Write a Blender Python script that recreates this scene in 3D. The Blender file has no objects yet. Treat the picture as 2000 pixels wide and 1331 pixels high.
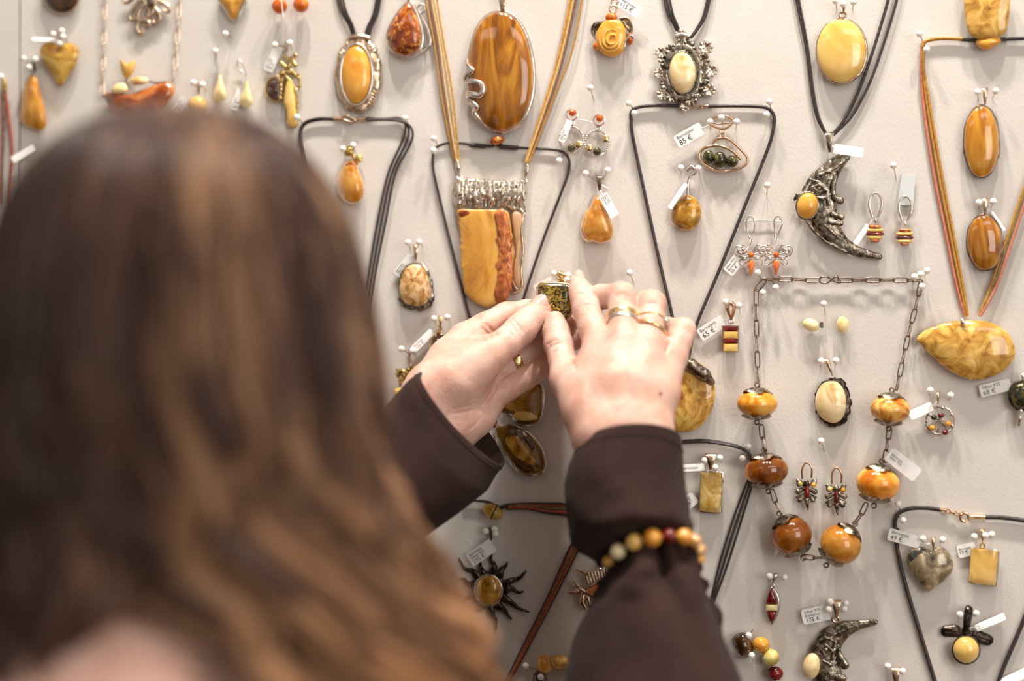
import bpy, bmesh, math, random
import numpy as np
from mathutils import Vector, Matrix
random.seed(7); np.random.seed(7)
SC = bpy.context.scene; COL = SC.collection

# ---------------------------------------------------------------- camera
W_PX, H_PX = 2000.0, 1331.0
LENS, SENS = 60.0, 36.0
DIST = 1.133                      # camera to the wall along the view axis (m)
YAW = math.radians(9.0)           # camera stands a little to the right of what it looks at
CAMZ = 1.42
K = SENS / LENS / W_PX            # metres per pixel at 1 m
CAM = np.array([DIST * math.sin(YAW), -DIST * math.cos(YAW), CAMZ])
FWD = np.array([-math.sin(YAW), math.cos(YAW), 0.0])
RGT = np.array([math.cos(YAW), math.sin(YAW), 0.0])
UPV = np.array([0.0, 0.0, 1.0])
cam_d = bpy.data.cameras.new('camera'); cam = bpy.data.objects.new('camera', cam_d); COL.objects.link(cam)
cam.location = CAM; cam.rotation_euler = (math.pi / 2, 0, YAW)
cam_d.lens = LENS; cam_d.sensor_width = SENS; cam_d.clip_start = 0.02; cam_d.clip_end = 50
cam_d.dof.use_dof = True; cam_d.dof.focus_distance = DIST - 0.030; cam_d.dof.aperture_fstop = 1.6
cam_d.dof.aperture_blades = 0
SC.camera = cam

# ---------------------------------------------------------------- world, lights, exposure
wd = bpy.data.worlds.new('world'); SC.world = wd; wd.use_nodes = True
wd.node_tree.nodes['Background'].inputs[0].default_value = (1.0, 0.915, 0.825, 1)
wd.node_tree.nodes['Background'].inputs[1].default_value = 0.63
def area(name, loc, target, sx, sy, power, col, shape='RECTANGLE', spread=180):
    l = bpy.data.lights.new(name, 'AREA'); l.shape = shape; l.size = sx; l.size_y = sy
    l.energy = power; l.color = col; l.spread = math.radians(spread)
    o = bpy.data.objects.new(name, l); COL.objects.link(o); o.location = loc
    o.rotation_euler = (Vector(target) - Vector(loc)).to_track_quat('-Z', 'Y').to_euler()
    return o
# three ceiling spots on a track close to the display wall (steep double shadows), ceiling panels, shop window
for i, (x, y, p) in enumerate(((-0.10, -0.31, 5.4), (0.14, -0.28, 5.8), (0.38, -0.33, 5.4))):
    area('ceiling_spot_lamp_%d' % i, (x, y, 2.58), (x * 0.9, -0.10, 1.35), 0.055, 0.055, p, (1.0, 0.93, 0.84), 'DISK', 110)
area('ceiling_panel_lamp_0', (0.9, -1.35, 2.66), (0.5, -0.6, 0.0), 1.2, 0.6, 12, (1.0, 0.93, 0.85))
area('ceiling_panel_lamp_1', (-1.1, -1.7, 2.66), (-0.9, -1.2, 0.0), 1.2, 0.6, 7, (1.0, 0.93, 0.85))
area('shop_window_light', (2.0, -2.6, 1.8), (0.2, 0.0, 1.4), 1.4, 1.6, 48, (1.0, 0.955, 0.90))
SC.view_settings.view_transform = 'Standard'; SC.view_settings.look = 'None'
SC.view_settings.gamma = 1.0; SC.view_settings.use_curve_mapping = False
SC.view_settings.exposure = -0.55

# ---------------------------------------------------------------- pixel -> place helpers
def P(px, py, d=0.0):
    """point where the ray of a photo pixel meets the plane d millimetres in front of the wall"""
    r = FWD + RGT * ((px - W_PX / 2) * K) + UPV * (-(py - H_PX / 2) * K)
    t = (-d / 1000.0 - CAM[1]) / r[1]
    return CAM + r * t
def MPP(px, py, d=0.0):
    """metres per pixel at that place"""
    return float(np.dot(P(px, py, d) - CAM, FWD)) * K

# ---------------------------------------------------------------- objects
ROOT = {}
def tag_props(o, label=None, cat=None, group=None, kind=None):
    if label: o['label'] = label
    if cat: o['category'] = cat
    if group: o['group'] = group
    if kind: o['kind'] = kind
    return o
def thing(name, label, cat, loc, group=None):
    o = bpy.data.objects.new(name, None); COL.objects.link(o); o.empty_display_size = 0.01
    o.location = loc; ROOT[o.name] = np.array(loc, float)
    return tag_props(o, label, cat, group)
def wthing(name, label, cat, px, py, group=None, d=0.0):
    return thing(name, label, cat, P(px, py, d), group)
def mk(name, VF, mat, parent=None, sharp=50, label=None):
    V, F = VF[0], VF[1]
    V = np.asarray(V, float)
    if parent is not None: loc = ROOT[parent.name]
    else: loc = V.mean(axis=0)
    me = bpy.data.meshes.new(name)
    me.from_pydata((V - loc).tolist(), [], [list(map(int, f)) for f in F]); me.update()
    me.polygons.foreach_set('use_smooth', np.ones(len(me.polygons), bool))
    if sharp and len(me.polygons) < 60000: me.set_sharp_from_angle(angle=math.radians(sharp))
    if mat: me.materials.append(mat)
    o = bpy.data.objects.new(name, me); COL.objects.link(o)
    if parent is not None: o.parent = parent
    else: o.location = loc
    ROOT[o.name] = loc
    if label: o['label'] = label
    return o
def inst(name, mesh, M, parent):
    """one more object sharing mesh data, placed by world matrix M under parent"""
    o = bpy.data.objects.new(name, mesh); COL.objects.link(o)
    o.parent = parent
    o.matrix_local = Matrix.Translation(Vector(-ROOT[parent.name])) @ M
    ROOT[o.name] = ROOT[parent.name]
    return o
def rawmesh(name, VF, mat, sharp=50):
    me = bpy.data.meshes.new(name)
    me.from_pydata(np.asarray(VF[0], float).tolist(), [], [list(map(int, f)) for f in VF[1]]); me.update()
    me.polygons.foreach_set('use_smooth', np.ones(len(me.polygons), bool))
    if sharp: me.set_sharp_from_angle(angle=math.radians(sharp))
    me.materials.append(mat); return me

# ---------------------------------------------------------------- geometry generators: (verts, faces)
def gj(*parts):
    V, F, n = [], [], 0
    for v, f in parts:
        v = np.asarray(v, float); V.append(v); F += [[i + n for i in q] for q in f]; n += len(v)
    return np.concatenate(V), F
def crom(pts, n, closed=True):
    p = np.asarray(pts, float); m = len(p); out = []
    segs = m if closed else m - 1
    for i in range(segs):
        if closed: a, b, c, e = p[(i - 1) % m], p[i], p[(i + 1) % m], p[(i + 2) % m]
        else: a, b, c, e = p[max(i - 1, 0)], p[i], p[i + 1], p[min(i + 2, m - 1)]
        for t in np.linspace(0, 1, 12, endpoint=False):
            out.append(0.5 * ((2 * b) + (-a + c) * t + (2 * a - 5 * b + 4 * c - e) * t * t + (-a + 3 * b - 3 * c + e) * t ** 3))
    if closed: out.append(out[0])
    else: out.append(p[-1])
    out = np.array(out); L = np.r_[0, np.cumsum(np.linalg.norm(np.diff(out, axis=0), axis=1))]
    s = np.linspace(0, L[-1], n, endpoint=not closed)
    return np.stack([np.interp(s, L, out[:, k]) for k in range(out.shape[1])], 1)
def ell(cx, cy, rx, ry, rot=0, n=40):
    t = np.linspace(0, 2 * math.pi, n, endpoint=False); c, s = math.cos(math.radians(rot)), math.sin(math.radians(rot))
    x, y = rx * np.cos(t), ry * np.sin(t)
    return np.stack([cx + x * c - y * s, cy + x * s + y * c], 1)
def W3(pts, d):
    """pixel outline -> 3D at depth d (scalar or per point)"""
    d = np.broadcast_to(np.asarray(d, float), (len(pts),))
    return np.array([P(p[0], p[1], dd) for p, dd in zip(pts, d)])
def g_tube(pts, r, n=8, closed=False, flat=None):
    p = np.asarray(pts, float); m = len(p); r = np.broadcast_to(np.asarray(r, float), (m,))
    if closed: t = np.roll(p, -1, 0) - np.roll(p, 1, 0)
    else: t = np.gradient(p, axis=0)
    t /= np.linalg.norm(t, axis=1)[:, None] + 1e-12
    ref = np.array([0, -1.0, 0]) if abs(t[0][1]) < 0.9 else np.array([1.0, 0, 0])
    u = ref - t[0] * np.dot(ref, t[0]); u /= np.linalg.norm(u)
    V = []; ang = np.linspace(0, 2 * math.pi, n, endpoint=False)
    for i in range(m):
        u = u - t[i] * np.dot(u, t[i]); u /= np.linalg.norm(u) + 1e-12
        w = np.cross(t[i], u); fl = flat if flat else 1.0
        V.append(p[i] + r[i] * (np.outer(np.cos(ang), u) * fl + np.outer(np.sin(ang), w)))
    V = np.concatenate(V); F = []
    for i in range(m if closed else m - 1):
        a, b = i * n, ((i + 1) % m) * n
        for j in range(n): F.append([a + j, a + (j + 1) % n, b + (j + 1) % n, b + j])
    if not closed:
        V = np.concatenate([V, p[:1], p[-1:]]); c0, c1 = len(V) - 2, len(V) - 1
        for j in range(n):
            F.append([c0, (j + 1) % n, j]); F.append([c1, (m - 1) * n + j, (m - 1) * n + (j + 1) % n])
    return V, F
def ptube(px_pts, d, r_mm, n=8, samples=None, closed=False, smooth=True, flat=None):
    """tube along pixel points (x, y[, d]) at depth d; r in mm"""
    q = np.array([[a[0], a[1], (a[2] if len(a) > 2 else d)] for a in px_pts], float)
    if smooth and len(q) > 2: q = crom(q, samples or max(len(q) * 6, 12), closed)
    r = np.asarray(r_mm, float) / 1000
    if r.ndim: r = np.interp(np.linspace(0, 1, len(q)), np.linspace(0, 1, len(r)), r)
    return g_tube(np.array([P(*a) for a in q]), r, n, closed, flat)
def g_ball(c, r, n=14, m=10, M=None):
    r = np.broadcast_to(np.asarray(r, float), (3,)); V = [[0, 0, 1.0]]; F = []
    for i in range(1, m):
        th = math.pi * i / m
        for j in range(n):
            a = 2 * math.pi * j / n; V.append([math.sin(th) * math.cos(a), math.sin(th) * math.sin(a), math.cos(th)])
    V.append([0, 0, -1.0]); V = np.array(V) * r
    for j in range(n): F.append([0, 1 + j, 1 + (j + 1) % n])
    for i in range(m - 2):
        a, b = 1 + i * n, 1 + (i + 1) * n
        for j in range(n): F.append([a + j, b + j, b + (j + 1) % n, a + (j + 1) % n])
    a = 1 + (m - 2) * n; e = len(V) - 1
    for j in range(n): F.append([a + j, e, a + (j + 1) % n])
    if M is not None: V = V @ np.asarray(M, float).T
    return V + np.asarray(c, float), F
def pball(px, py, d, rx, ry=None, rd=None, rot=0):
    """ellipsoid by pixel radii; rd depth radius in mm"""
    s = MPP(px, py, d); ry = ry or rx; rd = rd / 1000 if rd else rx * s
    a = -math.radians(rot); M = np.array([[math.cos(a), 0, -math.sin(a)], [0, 1, 0], [math.sin(a), 0, math.cos(a)]])
    return g_ball(P(px, py, d), (rx * s, rd, ry * s), 18, 12, M)
def g_dome(out, d0, e, h, rings=9, pw=0.5, ctr=None, rough=0.0, seed=0, back=True):
    """cabochon on the wall: pixel outline, back at d0, side e mm, dome h mm"""
    out = np.asarray(out, float); n = len(out); c = np.array(ctr) if ctr is not None else out.mean(0)
    rs = np.random.RandomState(seed); V = [W3(out, d0), W3(out, d0 + e)]
    for k in range(1, rings):
        s = math.cos(0.5 * math.pi * k / rings); z = (1 - s ** 2) ** pw
        o = c + (out - c) * s
        dd = d0 + e + h * z + (rs.randn(n) * rough * s if rough else 0)
        V.append(W3(o, dd))
    V.append(W3([c], d0 + e + h)); m = rings + 1
    V = np.concatenate(V); F = []
    for i in range(m - 1):
        for j in range(n): F.append([i * n + j, i * n + (j + 1) % n, (i + 1) * n + (j + 1) % n, (i + 1) * n + j])
    top = len(V) - 1
    for j in range(n): F.append([(m - 1) * n + j, (m - 1) * n + (j + 1) % n, top])
    if back: F.append(list(range(n))[::-1])
    return V, F
def g_slab(out, d0, d1, bev=0.4, ctr=None):
    """flat plate with a small bevel"""
    out = np.asarray(out, float); n = len(out); c = np.array(ctr) if ctr is not None else out.mean(0)
    v = out - c; L = np.linalg.norm(v, axis=1)[:, None]; inn = out - v / L * (bev / 0.34)
    V = np.concatenate([W3(out, d0), W3(out, d1 - bev), W3(inn, d1)]); F = []
    for i in range(2):
        for j in range(n): F.append([i * n + j, i * n + (j + 1) % n, (i + 1) * n + (j + 1) % n, (i + 1) * n + j])
    F.append(list(range(n))[::-1]); F.append(list(range(2 * n, 3 * n)))
    return V, F
def g_torus(c, R, r, axis=(0, 1, 0), n=20, m=7, sq=1.0):
    a = np.asarray(axis, float); a /= np.linalg.norm(a)
    u = np.cross(a, [0, 0, 1.0]) if abs(a[2]) < 0.9 else np.cross(a, [1.0, 0, 0]); u /= np.linalg.norm(u); w = np.cross(a, u)
    t = np.linspace(0, 2 * math.pi, n, endpoint=False)
    return g_tube(np.asarray(c) + R * (np.outer(np.cos(t), u) + sq * np.outer(np.sin(t), w)), r, m, True)
def g_loft(rings, cap0=False, cap1=False, closed=True):
    n = len(rings[0]); V = np.concatenate(rings); F = []
    for i in range(len(rings) - 1):
        for j in range(n if closed else n - 1):
            F.append([i * n + j, i * n + (j + 1) % n, (i + 1) * n + (j + 1) % n, (i + 1) * n + j])
    if cap0: F.append(list(range(n))[::-1])
    if cap1: F.append([(len(rings) - 1) * n + j for j in range(n)])
    return V, F

# ---------------------------------------------------------------- sculpting: smooth union of capsules, meshed with surface nets
class Sculpt:
    def __init__(s, lo, hi, h):
        s.lo = np.array(lo, float); s.h = h; s.n = np.ceil((np.array(hi) - s.lo) / h).astype(int) + 1
        s.F = np.full(s.n, 1e3, np.float32)
    def _win(s, lo, hi):
        a = np.clip(np.floor((np.array(lo) - s.lo) / s.h).astype(int), 0, s.n); b = np.clip(np.ceil((np.array(hi) - s.lo) / s.h).astype(int) + 1, 0, s.n)
        sl = tuple(slice(i, j) for i, j in zip(a, b))
        g = [(s.lo[k] + s.h * np.arange(a[k], b[k])).astype(np.float32) for k in range(3)]
        return sl, g[0][:, None, None], g[1][None, :, None], g[2][None, None, :]
    def _put(s, sl, D, k):
        A = s.F[sl]
        if k > 0:
            q = np.maximum(k - np.abs(A - D), 0) / k
            s.F[sl] = np.minimum(A, D) - q * q * k * 0.25
        else: s.F[sl] = np.minimum(A, D)
    def _dcap(s, a, b, ra, rb, pad):
        a, b = np.asarray(a, float), np.asarray(b, float); R = max(ra, rb) + pad
        sl, X, Y, Z = s._win(np.minimum(a, b) - R, np.maximum(a, b) + R)
        ba = b - a; L2 = float(ba @ ba) + 1e-12
        t = np.clip(((X - a[0]) * ba[0] + (Y - a[1]) * ba[1] + (Z - a[2]) * ba[2]) / L2, 0, 1)
        D = np.sqrt((X - a[0] - t * ba[0]) ** 2 + (Y - a[1] - t * ba[1]) ** 2 + (Z - a[2] - t * ba[2]) ** 2) - (ra + (rb - ra) * t)
        return sl, D.astype(np.float32)
    def cap(s, a, b, ra, rb=None, k=0.0):
        rb = ra if rb is None else rb
        sl, D = s._dcap(a, b, ra, rb, k + 3 * s.h); s._put(sl, D, k); return s
    def chain(s, pts, k=0.0):
        for (p, r), (q, r2) in zip(pts[:-1], pts[1:]): s.cap(p, q, r, r2, k)
        return s
    def cut(s, a, b, ra, rb=None, k=0.0):
        rb = ra if rb is None else rb
        sl, D = s._dcap(a, b, ra, rb, k + 3 * s.h); A = s.F[sl]; D = -D
        if k > 0:
            q = np.maximum(k - np.abs(A - D), 0) / k; s.F[sl] = np.maximum(A, D) + q * q * k * 0.25
        else: s.F[sl] = np.maximum(A, D)
        return s
    def ell(s, c, r, R=None, k=0.0):
        c = np.asarray(c, float); r = np.asarray(r, float); pad = k + 3 * s.h; m = r.max() + pad
        sl, X, Y, Z = s._win(c - m, c + m); q = [X - c[0], Y - c[1], Z - c[2]]
        if R is not None: q = [R[i][0] * q[0] + R[i][1] * q[1] + R[i][2] * q[2] for i in range(3)]
        g0 = np.sqrt((q[0] / r[0]) ** 2 + (q[1] / r[1]) ** 2 + (q[2] / r[2]) ** 2)
        g1 = np.sqrt((q[0] / r[0] ** 2) ** 2 + (q[1] / r[1] ** 2) ** 2 + (q[2] / r[2] ** 2) ** 2) + 1e-9
        s._put(sl, (g0 * (g0 - 1) / g1).astype(np.float32), k); return s
    def hit(s, px, py):
        """first point where the ray of a photo pixel enters the sculpted form"""
        a, b = P(px, py, 190), P(px, py, 0); t = np.linspace(0, 1, 900)[:, None]; q = a + (b - a) * t
        i = np.clip(np.round((q - s.lo) / s.h).astype(int), 0, s.n - 1); f = s.F[tuple(i.T)]; w = np.nonzero(f < 0)[0]
        return q[w[0]] if len(w) else None
    def clip(s, axis, val, keep_above=True):
        g = s.lo[axis] + s.h * np.arange(s.n[axis]); g = (val - g) if keep_above else (g - val)
        sh = [1, 1, 1]; sh[axis] = -1; s.F = np.maximum(s.F, g.reshape(sh).astype(np.float32)); return s
    def mesh(s, smooth=1):
        F = s.F; F[0], F[-1] = np.maximum(F[0], s.h), np.maximum(F[-1], s.h)
        F[:, 0], F[:, -1] = np.maximum(F[:, 0], s.h), np.maximum(F[:, -1], s.h)
        F[:, :, 0], F[:, :, -1] = np.maximum(F[:, :, 0], s.h), np.maximum(F[:, :, -1], s.h)
        S = F < 0; cnt = np.zeros(np.array(F.shape) - 1, np.int8)
        offs = [(i, j, k) for i in (0, 1) for j in (0, 1) for k in (0, 1)]
        n = np.array(F.shape) - 1
        for i, j, k in offs: cnt += S[i:i + n[0], j:j + n[1], k:k + n[2]]
        act = np.argwhere((cnt > 0) & (cnt < 8)); idx = -np.ones(n, np.int64); idx[tuple(act.T)] = np.arange(len(act))
        pos = np.zeros((len(act), 3)); w = np.zeros(len(act))
        for ax in range(3):
            for o in offs:
                if o[ax]: continue
                o2 = list(o); o2[ax] = 1
                f0 = F[tuple((act + o).T)]; f1 = F[tuple((act + o2).T)]; m = (f0 < 0) != (f1 < 0)
                t = np.where(m, f0 / np.where(m, f0 - f1, 1), 0)
                p = np.array(o, float) + np.eye(3)[ax] * t[:, None]
                pos += np.where(m[:, None], p, 0); w += m
        V = s.lo + s.h * (act + pos / w[:, None]); Q = []
        for ax in range(3):
            a, b = [(1, 2), (2, 0), (0, 1)][ax]
            sl0 = [slice(None)] * 3; sl1 = [slice(None)] * 3; sl0[ax] = slice(0, -1); sl1[ax] = slice(1, None)
            A, B = S[tuple(sl0)], S[tuple(sl1)]; e = np.argwhere(A != B)
            ok = (e[:, a] > 0) & (e[:, b] > 0) & (e[:, a] < n[a]) & (e[:, b] < n[b]); e = e[ok]
            fl = A[tuple(e.T)]; da = np.eye(3, dtype=int)[a]; db = np.eye(3, dtype=int)[b]
            q = np.stack([idx[tuple((e - da - db).T)], idx[tuple((e - db).T)], idx[tuple(e.T)], idx[tuple((e - da).T)]], 1)
            q = np.where(fl[:, None], q, q[:, ::-1]); Q.append(q)
        Q = np.concatenate(Q)
        for _ in range(smooth):
            acc = np.zeros_like(V); c = np.zeros(len(V))
            for i in range(4):
                a, b = Q[:, i], Q[:, (i + 1) % 4]
                for k in range(3):
                    acc[:, k] += np.bincount(a, V[b, k], len(V)) + np.bincount(b, V[a, k], len(V))
                c += np.bincount(a, minlength=len(V)) + np.bincount(b, minlength=len(V))
            V = 0.5 * V + 0.5 * acc / np.maximum(c, 1)[:, None]
        return V, Q
def relief(feats, d0, kdepth=0.34, h=1.6, k=3.0, smooth=1, cuts=()):
    """sculpt wall jewellery in pixel units; feats: lists of (x, y, w, r) polylines; w = height off the back in px; returns world mesh"""
    A = np.concatenate([np.array(f, float) for f in feats]); R = A[:, 3].max() + 4
    S_ = Sculpt((A[:, 0].min() - R, A[:, 1].min() - R, -3), (A[:, 0].max() + R, A[:, 1].max() + R, (A[:, 2] + A[:, 3]).max() + 4), h)
    for f in feats:
        f = [tuple(map(float, q)) for q in f]
        if len(f) == 1: f = f * 2
        for p, q in zip(f[:-1], f[1:]): S_.cap(p[:3], q[:3], p[3], q[3], k)
    for f in cuts:
        if len(f) == 1: f = list(f) * 2
        for p, q in zip(f[:-1], f[1:]): S_.cut(p[:3], q[:3], p[3], q[3], 1.0)
    S_.clip(2, 0.0, True)
    V, Q = S_.mesh(smooth)
    V = np.array([P(v[0], v[1], d0 + v[2] * kdepth) for v in V])
    return V, Q[:, ::-1]
# ---------------------------------------------------------------- materials (all procedural)
def new_mat(name):
    m = bpy.data.materials.new(name); m.use_nodes = True
    return m, m.node_tree.nodes, m.node_tree.links, m.node_tree.nodes['Principled BSDF']
def pset(b, **kw):
    names = dict(base='Base Color', rough='Roughness', metal='Metallic', coat='Coat Weight', coatr='Coat Roughness', trans='Transmission Weight',
                 ior='IOR', sss='Subsurface Weight', sssr='Subsurface Radius', ssss='Subsurface Scale', sheen='Sheen Weight', spec='Specular IOR Level', alpha='Alpha', aniso='Anisotropic')
    for k, v in kw.items():
        b.inputs[names[k]].default_value = v
def c4(c): return (c[0], c[1], c[2], 1)
def srgb(r, g, b):
    f = lambda u: (u / 255 / 12.92) if u / 255 <= 0.04045 else ((u / 255 + 0.055) / 1.055) ** 2.4
    return (f(r), f(g), f(b))
def noise_ramp(nt, lk, cols, scale, detail=4, dist=1.0, stretch=(1, 1, 1), pos=None, rough=0.55, tex='NOISE'):
    co = nt.new('ShaderNodeTexCoord'); mp = nt.new('ShaderNodeMapping'); mp.inputs['Scale'].default_value = stretch
    lk.new(co.outputs['Object'], mp.inputs['Vector'])
    n = nt.new('ShaderNodeTexNoise'); n.inputs['Scale'].default_value = scale; n.inputs['Detail'].default_value = detail
    n.inputs['Distortion'].default_value = dist; n.inputs['Roughness'].default_value = rough
    lk.new(mp.outputs['Vector'], n.inputs['Vector'])
    r = nt.new('ShaderNodeValToRGB'); el = r.color_ramp.elements
    pos = pos or list(np.linspace(0.32, 0.68, len(cols)))
    el[0].position = pos[0]; el[0].color = c4(cols[0]); el[1].position = pos[-1]; el[1].color = c4(cols[-1])
    for p, c in list(zip(pos, cols))[1:-1]:
        e = el.new(p); e.color = c4(c)
    lk.new(n.outputs['Fac'], r.inputs['Fac'])
    return r, n, mp
def add_bump(nt, lk, b, scale, dist, strength=0.5, detail=3, stretch=(1, 1, 1), src=None):
    co = nt.new('ShaderNodeTexCoord'); mp = nt.new('ShaderNodeMapping'); mp.inputs['Scale'].default_value = stretch
    lk.new(co.outputs['Object'], mp.inputs['Vector'])
    n = nt.new('ShaderNodeTexNoise'); n.inputs['Scale'].default_value = scale; n.inputs['Detail'].default_value = detail
    lk.new(mp.outputs['Vector'], n.inputs['Vector'])
    bp = nt.new('ShaderNodeBump'); bp.inputs['Distance'].default_value = dist; bp.inputs['Strength'].default_value = strength
    lk.new(n.outputs['Fac'], bp.inputs['Height']); lk.new(bp.outputs['Normal'], b.inputs['Normal'])
def amber(name, cols, scale=90, trans=0.0, dist=1.2, stretch=(1, 1, 1), rough=0.10, sss=0.35, detail=4, pos=None, bump=0.0, flakes=False, fscale=480):
    m, nt, lk, b = new_mat('amber_' + name)
    cols = [srgb(*c) for c in cols]
    r, n, mp = noise_ramp(nt, lk, cols, scale, detail, dist, stretch, pos)
    src = r.outputs['Color']
    if flakes:
        v = nt.new('ShaderNodeTexVoronoi'); v.inputs['Scale'].default_value = fscale; lk.new(mp.outputs['Vector'], v.inputs['Vector'])
        rr = nt.new('ShaderNodeValToRGB'); rr.color_ramp.elements[0].position = 0.66; rr.color_ramp.elements[1].position = 0.86
        lk.new(v.outputs['Color'], rr.inputs['Fac'])
        mx = nt.new('ShaderNodeMix'); mx.data_type = 'RGBA'; lk.new(rr.outputs['Color'], mx.inputs['Factor'])
        lk.new(src, mx.inputs[6]); mx.inputs[7].default_value = c4(srgb(*flakes)); src = mx.outputs[2]
    lk.new(src, b.inputs['Base Color'])
    pset(b, rough=rough, ior=1.54, trans=trans, sss=0.0 if trans > 0.5 else sss, sssr=(1.0, 0.45, 0.12), ssss=0.003, coat=0.35, coatr=0.04)
    if bump: add_bump(nt, lk, b, bump, 0.0012, 0.7)
    return m
def metal(name, c1, c2, rough=0.28, scale=180, bump=None, bd=0.0006):
    m, nt, lk, b = new_mat(name)
    r, n, mp = noise_ramp(nt, lk, [srgb(*c1), srgb(*c2)], scale, 3, 0.6)
    lk.new(r.outputs['Color'], b.inputs['Base Color']); pset(b, metal=1.0, rough=rough)
    if bump: add_bump(nt, lk, b, bump, bd, 0.6)
    return m
def plain(name, c, rough=0.5, **kw):
    m, nt, lk, b = new_mat(name); b.inputs['Base Color'].default_value = c4(srgb(*c)); pset(b, rough=rough, **kw); return m
def cordmat(name, c1, c2):
    m, nt, lk, b = new_mat(name)
    r, n, mp = noise_ramp(nt, lk, [srgb(*c1), srgb(*c2)], 500, 2, 0.3); lk.new(r.outputs['Color'], b.inputs['Base Color'])
    pset(b, rough=0.5, coat=0.1); add_bump(nt, lk, b, 1500, 0.0002, 0.3); return m

A_ = {}
A_['honey'] = amber('honey', [(156, 92, 16), (200, 136, 34), (228, 176, 76)], 55, 0.12, 1.0, (1.6, 1, 0.45))
A_['honeystripe'] = amber('honeystripe', [(110, 60, 14), (168, 106, 24), (204, 146, 46)], 34, 0.12, 2.2, (1.8, 1, 0.4), rough=0.07)
A_['butter'] = amber('butter', [(196, 126, 36), (222, 158, 60), (232, 180, 88)], 30)
A_['egg'] = amber('egg', [(208, 160, 70), (228, 186, 100), (236, 206, 140)], 26)
A_['cream'] = amber('cream', [(206, 160, 96), (232, 208, 160), (242, 228, 196)], 45, 0, 1.6)
A_['ivory'] = amber('ivory', [(222, 190, 120), (240, 222, 166), (244, 232, 190)], 50)
A_['cognac'] = amber('cognac', [(84, 30, 6), (150, 66, 10), (200, 112, 26)], 150, 0.15, 0.6, flakes=(226, 160, 60))
A_['tea'] = amber('tea', [(112, 44, 8), (176, 88, 20), (214, 134, 48)], 60, 0.15, 1.2)
A_['orange'] = amber('orange', [(196, 78, 8), (222, 112, 20), (240, 160, 60)], 110, 0.25)
A_['clear'] = amber('clear', [(194, 120, 28), (220, 154, 54), (238, 190, 100)], 60, 0.35, 1.0)
A_['slab'] = amber('slab', [(160, 100, 30), (206, 152, 66), (222, 178, 98)], 26, 0, 2.2, (1, 1, 0.5), rough=0.22)
A_['crust'] = amber('crust', [(112, 52, 20), (178, 98, 40), (206, 140, 84)], 130, 0, 1.0, rough=0.4, bump=160)
A_['olive'] = amber('olive', [(122, 76, 12), (184, 132, 38), (216, 176, 92)], 60, 0.08, 1.8)
A_['olivedark'] = amber('olivedark', [(62, 36, 10), (122, 88, 22), (166, 128, 44)], 42, 0.10, 1.0)
A_['heart'] = amber('heart', [(138, 86, 18), (196, 152, 58), (216, 184, 102)], 40, 0, 2.0, (0.6, 1, 1.6))
A_['green'] = amber('green', [(16, 16, 6), (50, 44, 12), (150, 126, 48)], 420, 0.1, 0.6, detail=8, flakes=(168, 136, 56), fscale=1500)
A_['greenbead'] = amber('greenbead', [(20, 22, 8), (50, 50, 18), (124, 112, 50)], 220, 0.1)
A_['mottled'] = amber('mottled', [(150, 96, 40), (206, 158, 70), (232, 200, 120)], 70, 0, 2.2)
A_['ball_butter'] = amber('ball_butter', [(196, 110, 22), (222, 148, 44), (240, 190, 92)], 70, 0.0, 1.4)
A_['ball_tea'] = amber('ball_tea', [(112, 52, 8), (166, 92, 18), (196, 122, 36)], 60, 0.55, 1.2)
A_['ball_mott'] = amber('ball_mott', [(170, 84, 20), (220, 160, 70), (240, 206, 130)], 80, 0.0, 2.0)
A_['agate'] = amber('agate', [(122, 66, 20), (206, 158, 96), (238, 218, 176)], 90, 0, 2.6)
A_['red'] = amber('red', [(70, 8, 10), (116, 18, 18), (150, 36, 26)], 120, 0.1)
A_['brown'] = amber('brown', [(38, 20, 10), (70, 40, 16), (112, 70, 26)], 60, 0.1)
A_['smoke'] = amber('smoke', [(62, 56, 50), (150, 132, 100), (214, 202, 176)], 60, 0, 1.6)
A_['palegreen'] = amber('palegreen', [(170, 150, 70), (206, 190, 110), (226, 214, 150)], 70)
A_['wood'] = amber('wood', [(58, 42, 32), (84, 60, 46), (104, 78, 60)], 120, 0)
A_['bark'] = amber('bark', [(150, 110, 76), (186, 144, 106), (200, 164, 128)], 90, 0, 1.0, (1, 1, 0.3), rough=0.45)
A_['lemon'] = amber('lemon', [(196, 146, 40), (220, 178, 74), (238, 208, 120)], 60, 0.5)
A_['marble'] = amber('marble', [(176, 134, 54), (208, 172, 96), (234, 214, 162)], 60, 0, 2.4)
A_['soot'] = amber('soot', [(46, 43, 40), (74, 69, 62), (128, 118, 102)], 90, 0, 1.6)
M_ = {}
M_['silver'] = metal('polished_silver', (206, 198, 188), (238, 232, 224), 0.2, 120, 260, 0.0003)
M_['silverwrap'] = metal('melted_silver', (200, 186, 166), (246, 238, 222), 0.16, 260, 420, 0.0008)
M_['oxid'] = metal('oxidised_silver', (56, 50, 46), (190, 178, 158), 0.30, 300, 420, 0.0008)
M_['darkox'] = metal('dark_oxidised_silver', (44, 36, 34), (96, 84, 76), 0.32, 260, 300, 0.0006)
M_['gold'] = metal('yellow_gold', (222, 182, 116), (246, 220, 164), 0.18, 160, 240, 0.0003)
M_['goldleaf'] = metal('textured_gold', (150, 112, 52), (240, 212, 140), 0.24, 300, 500, 0.0008)
M_['rose'] = metal('rose_gold', (224, 180, 142), (246, 218, 186), 0.16, 120)
M_['brassy'] = metal('warm_silver', (184, 156, 128), (228, 206, 180), 0.26, 200, 320, 0.0008)
M_['chain'] = metal('dark_chain_silver', (96, 82, 72), (160, 142, 126), 0.3, 300)
M_['needle'] = metal('pin_steel', (150, 136, 122), (196, 184, 170), 0.25, 300)
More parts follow.
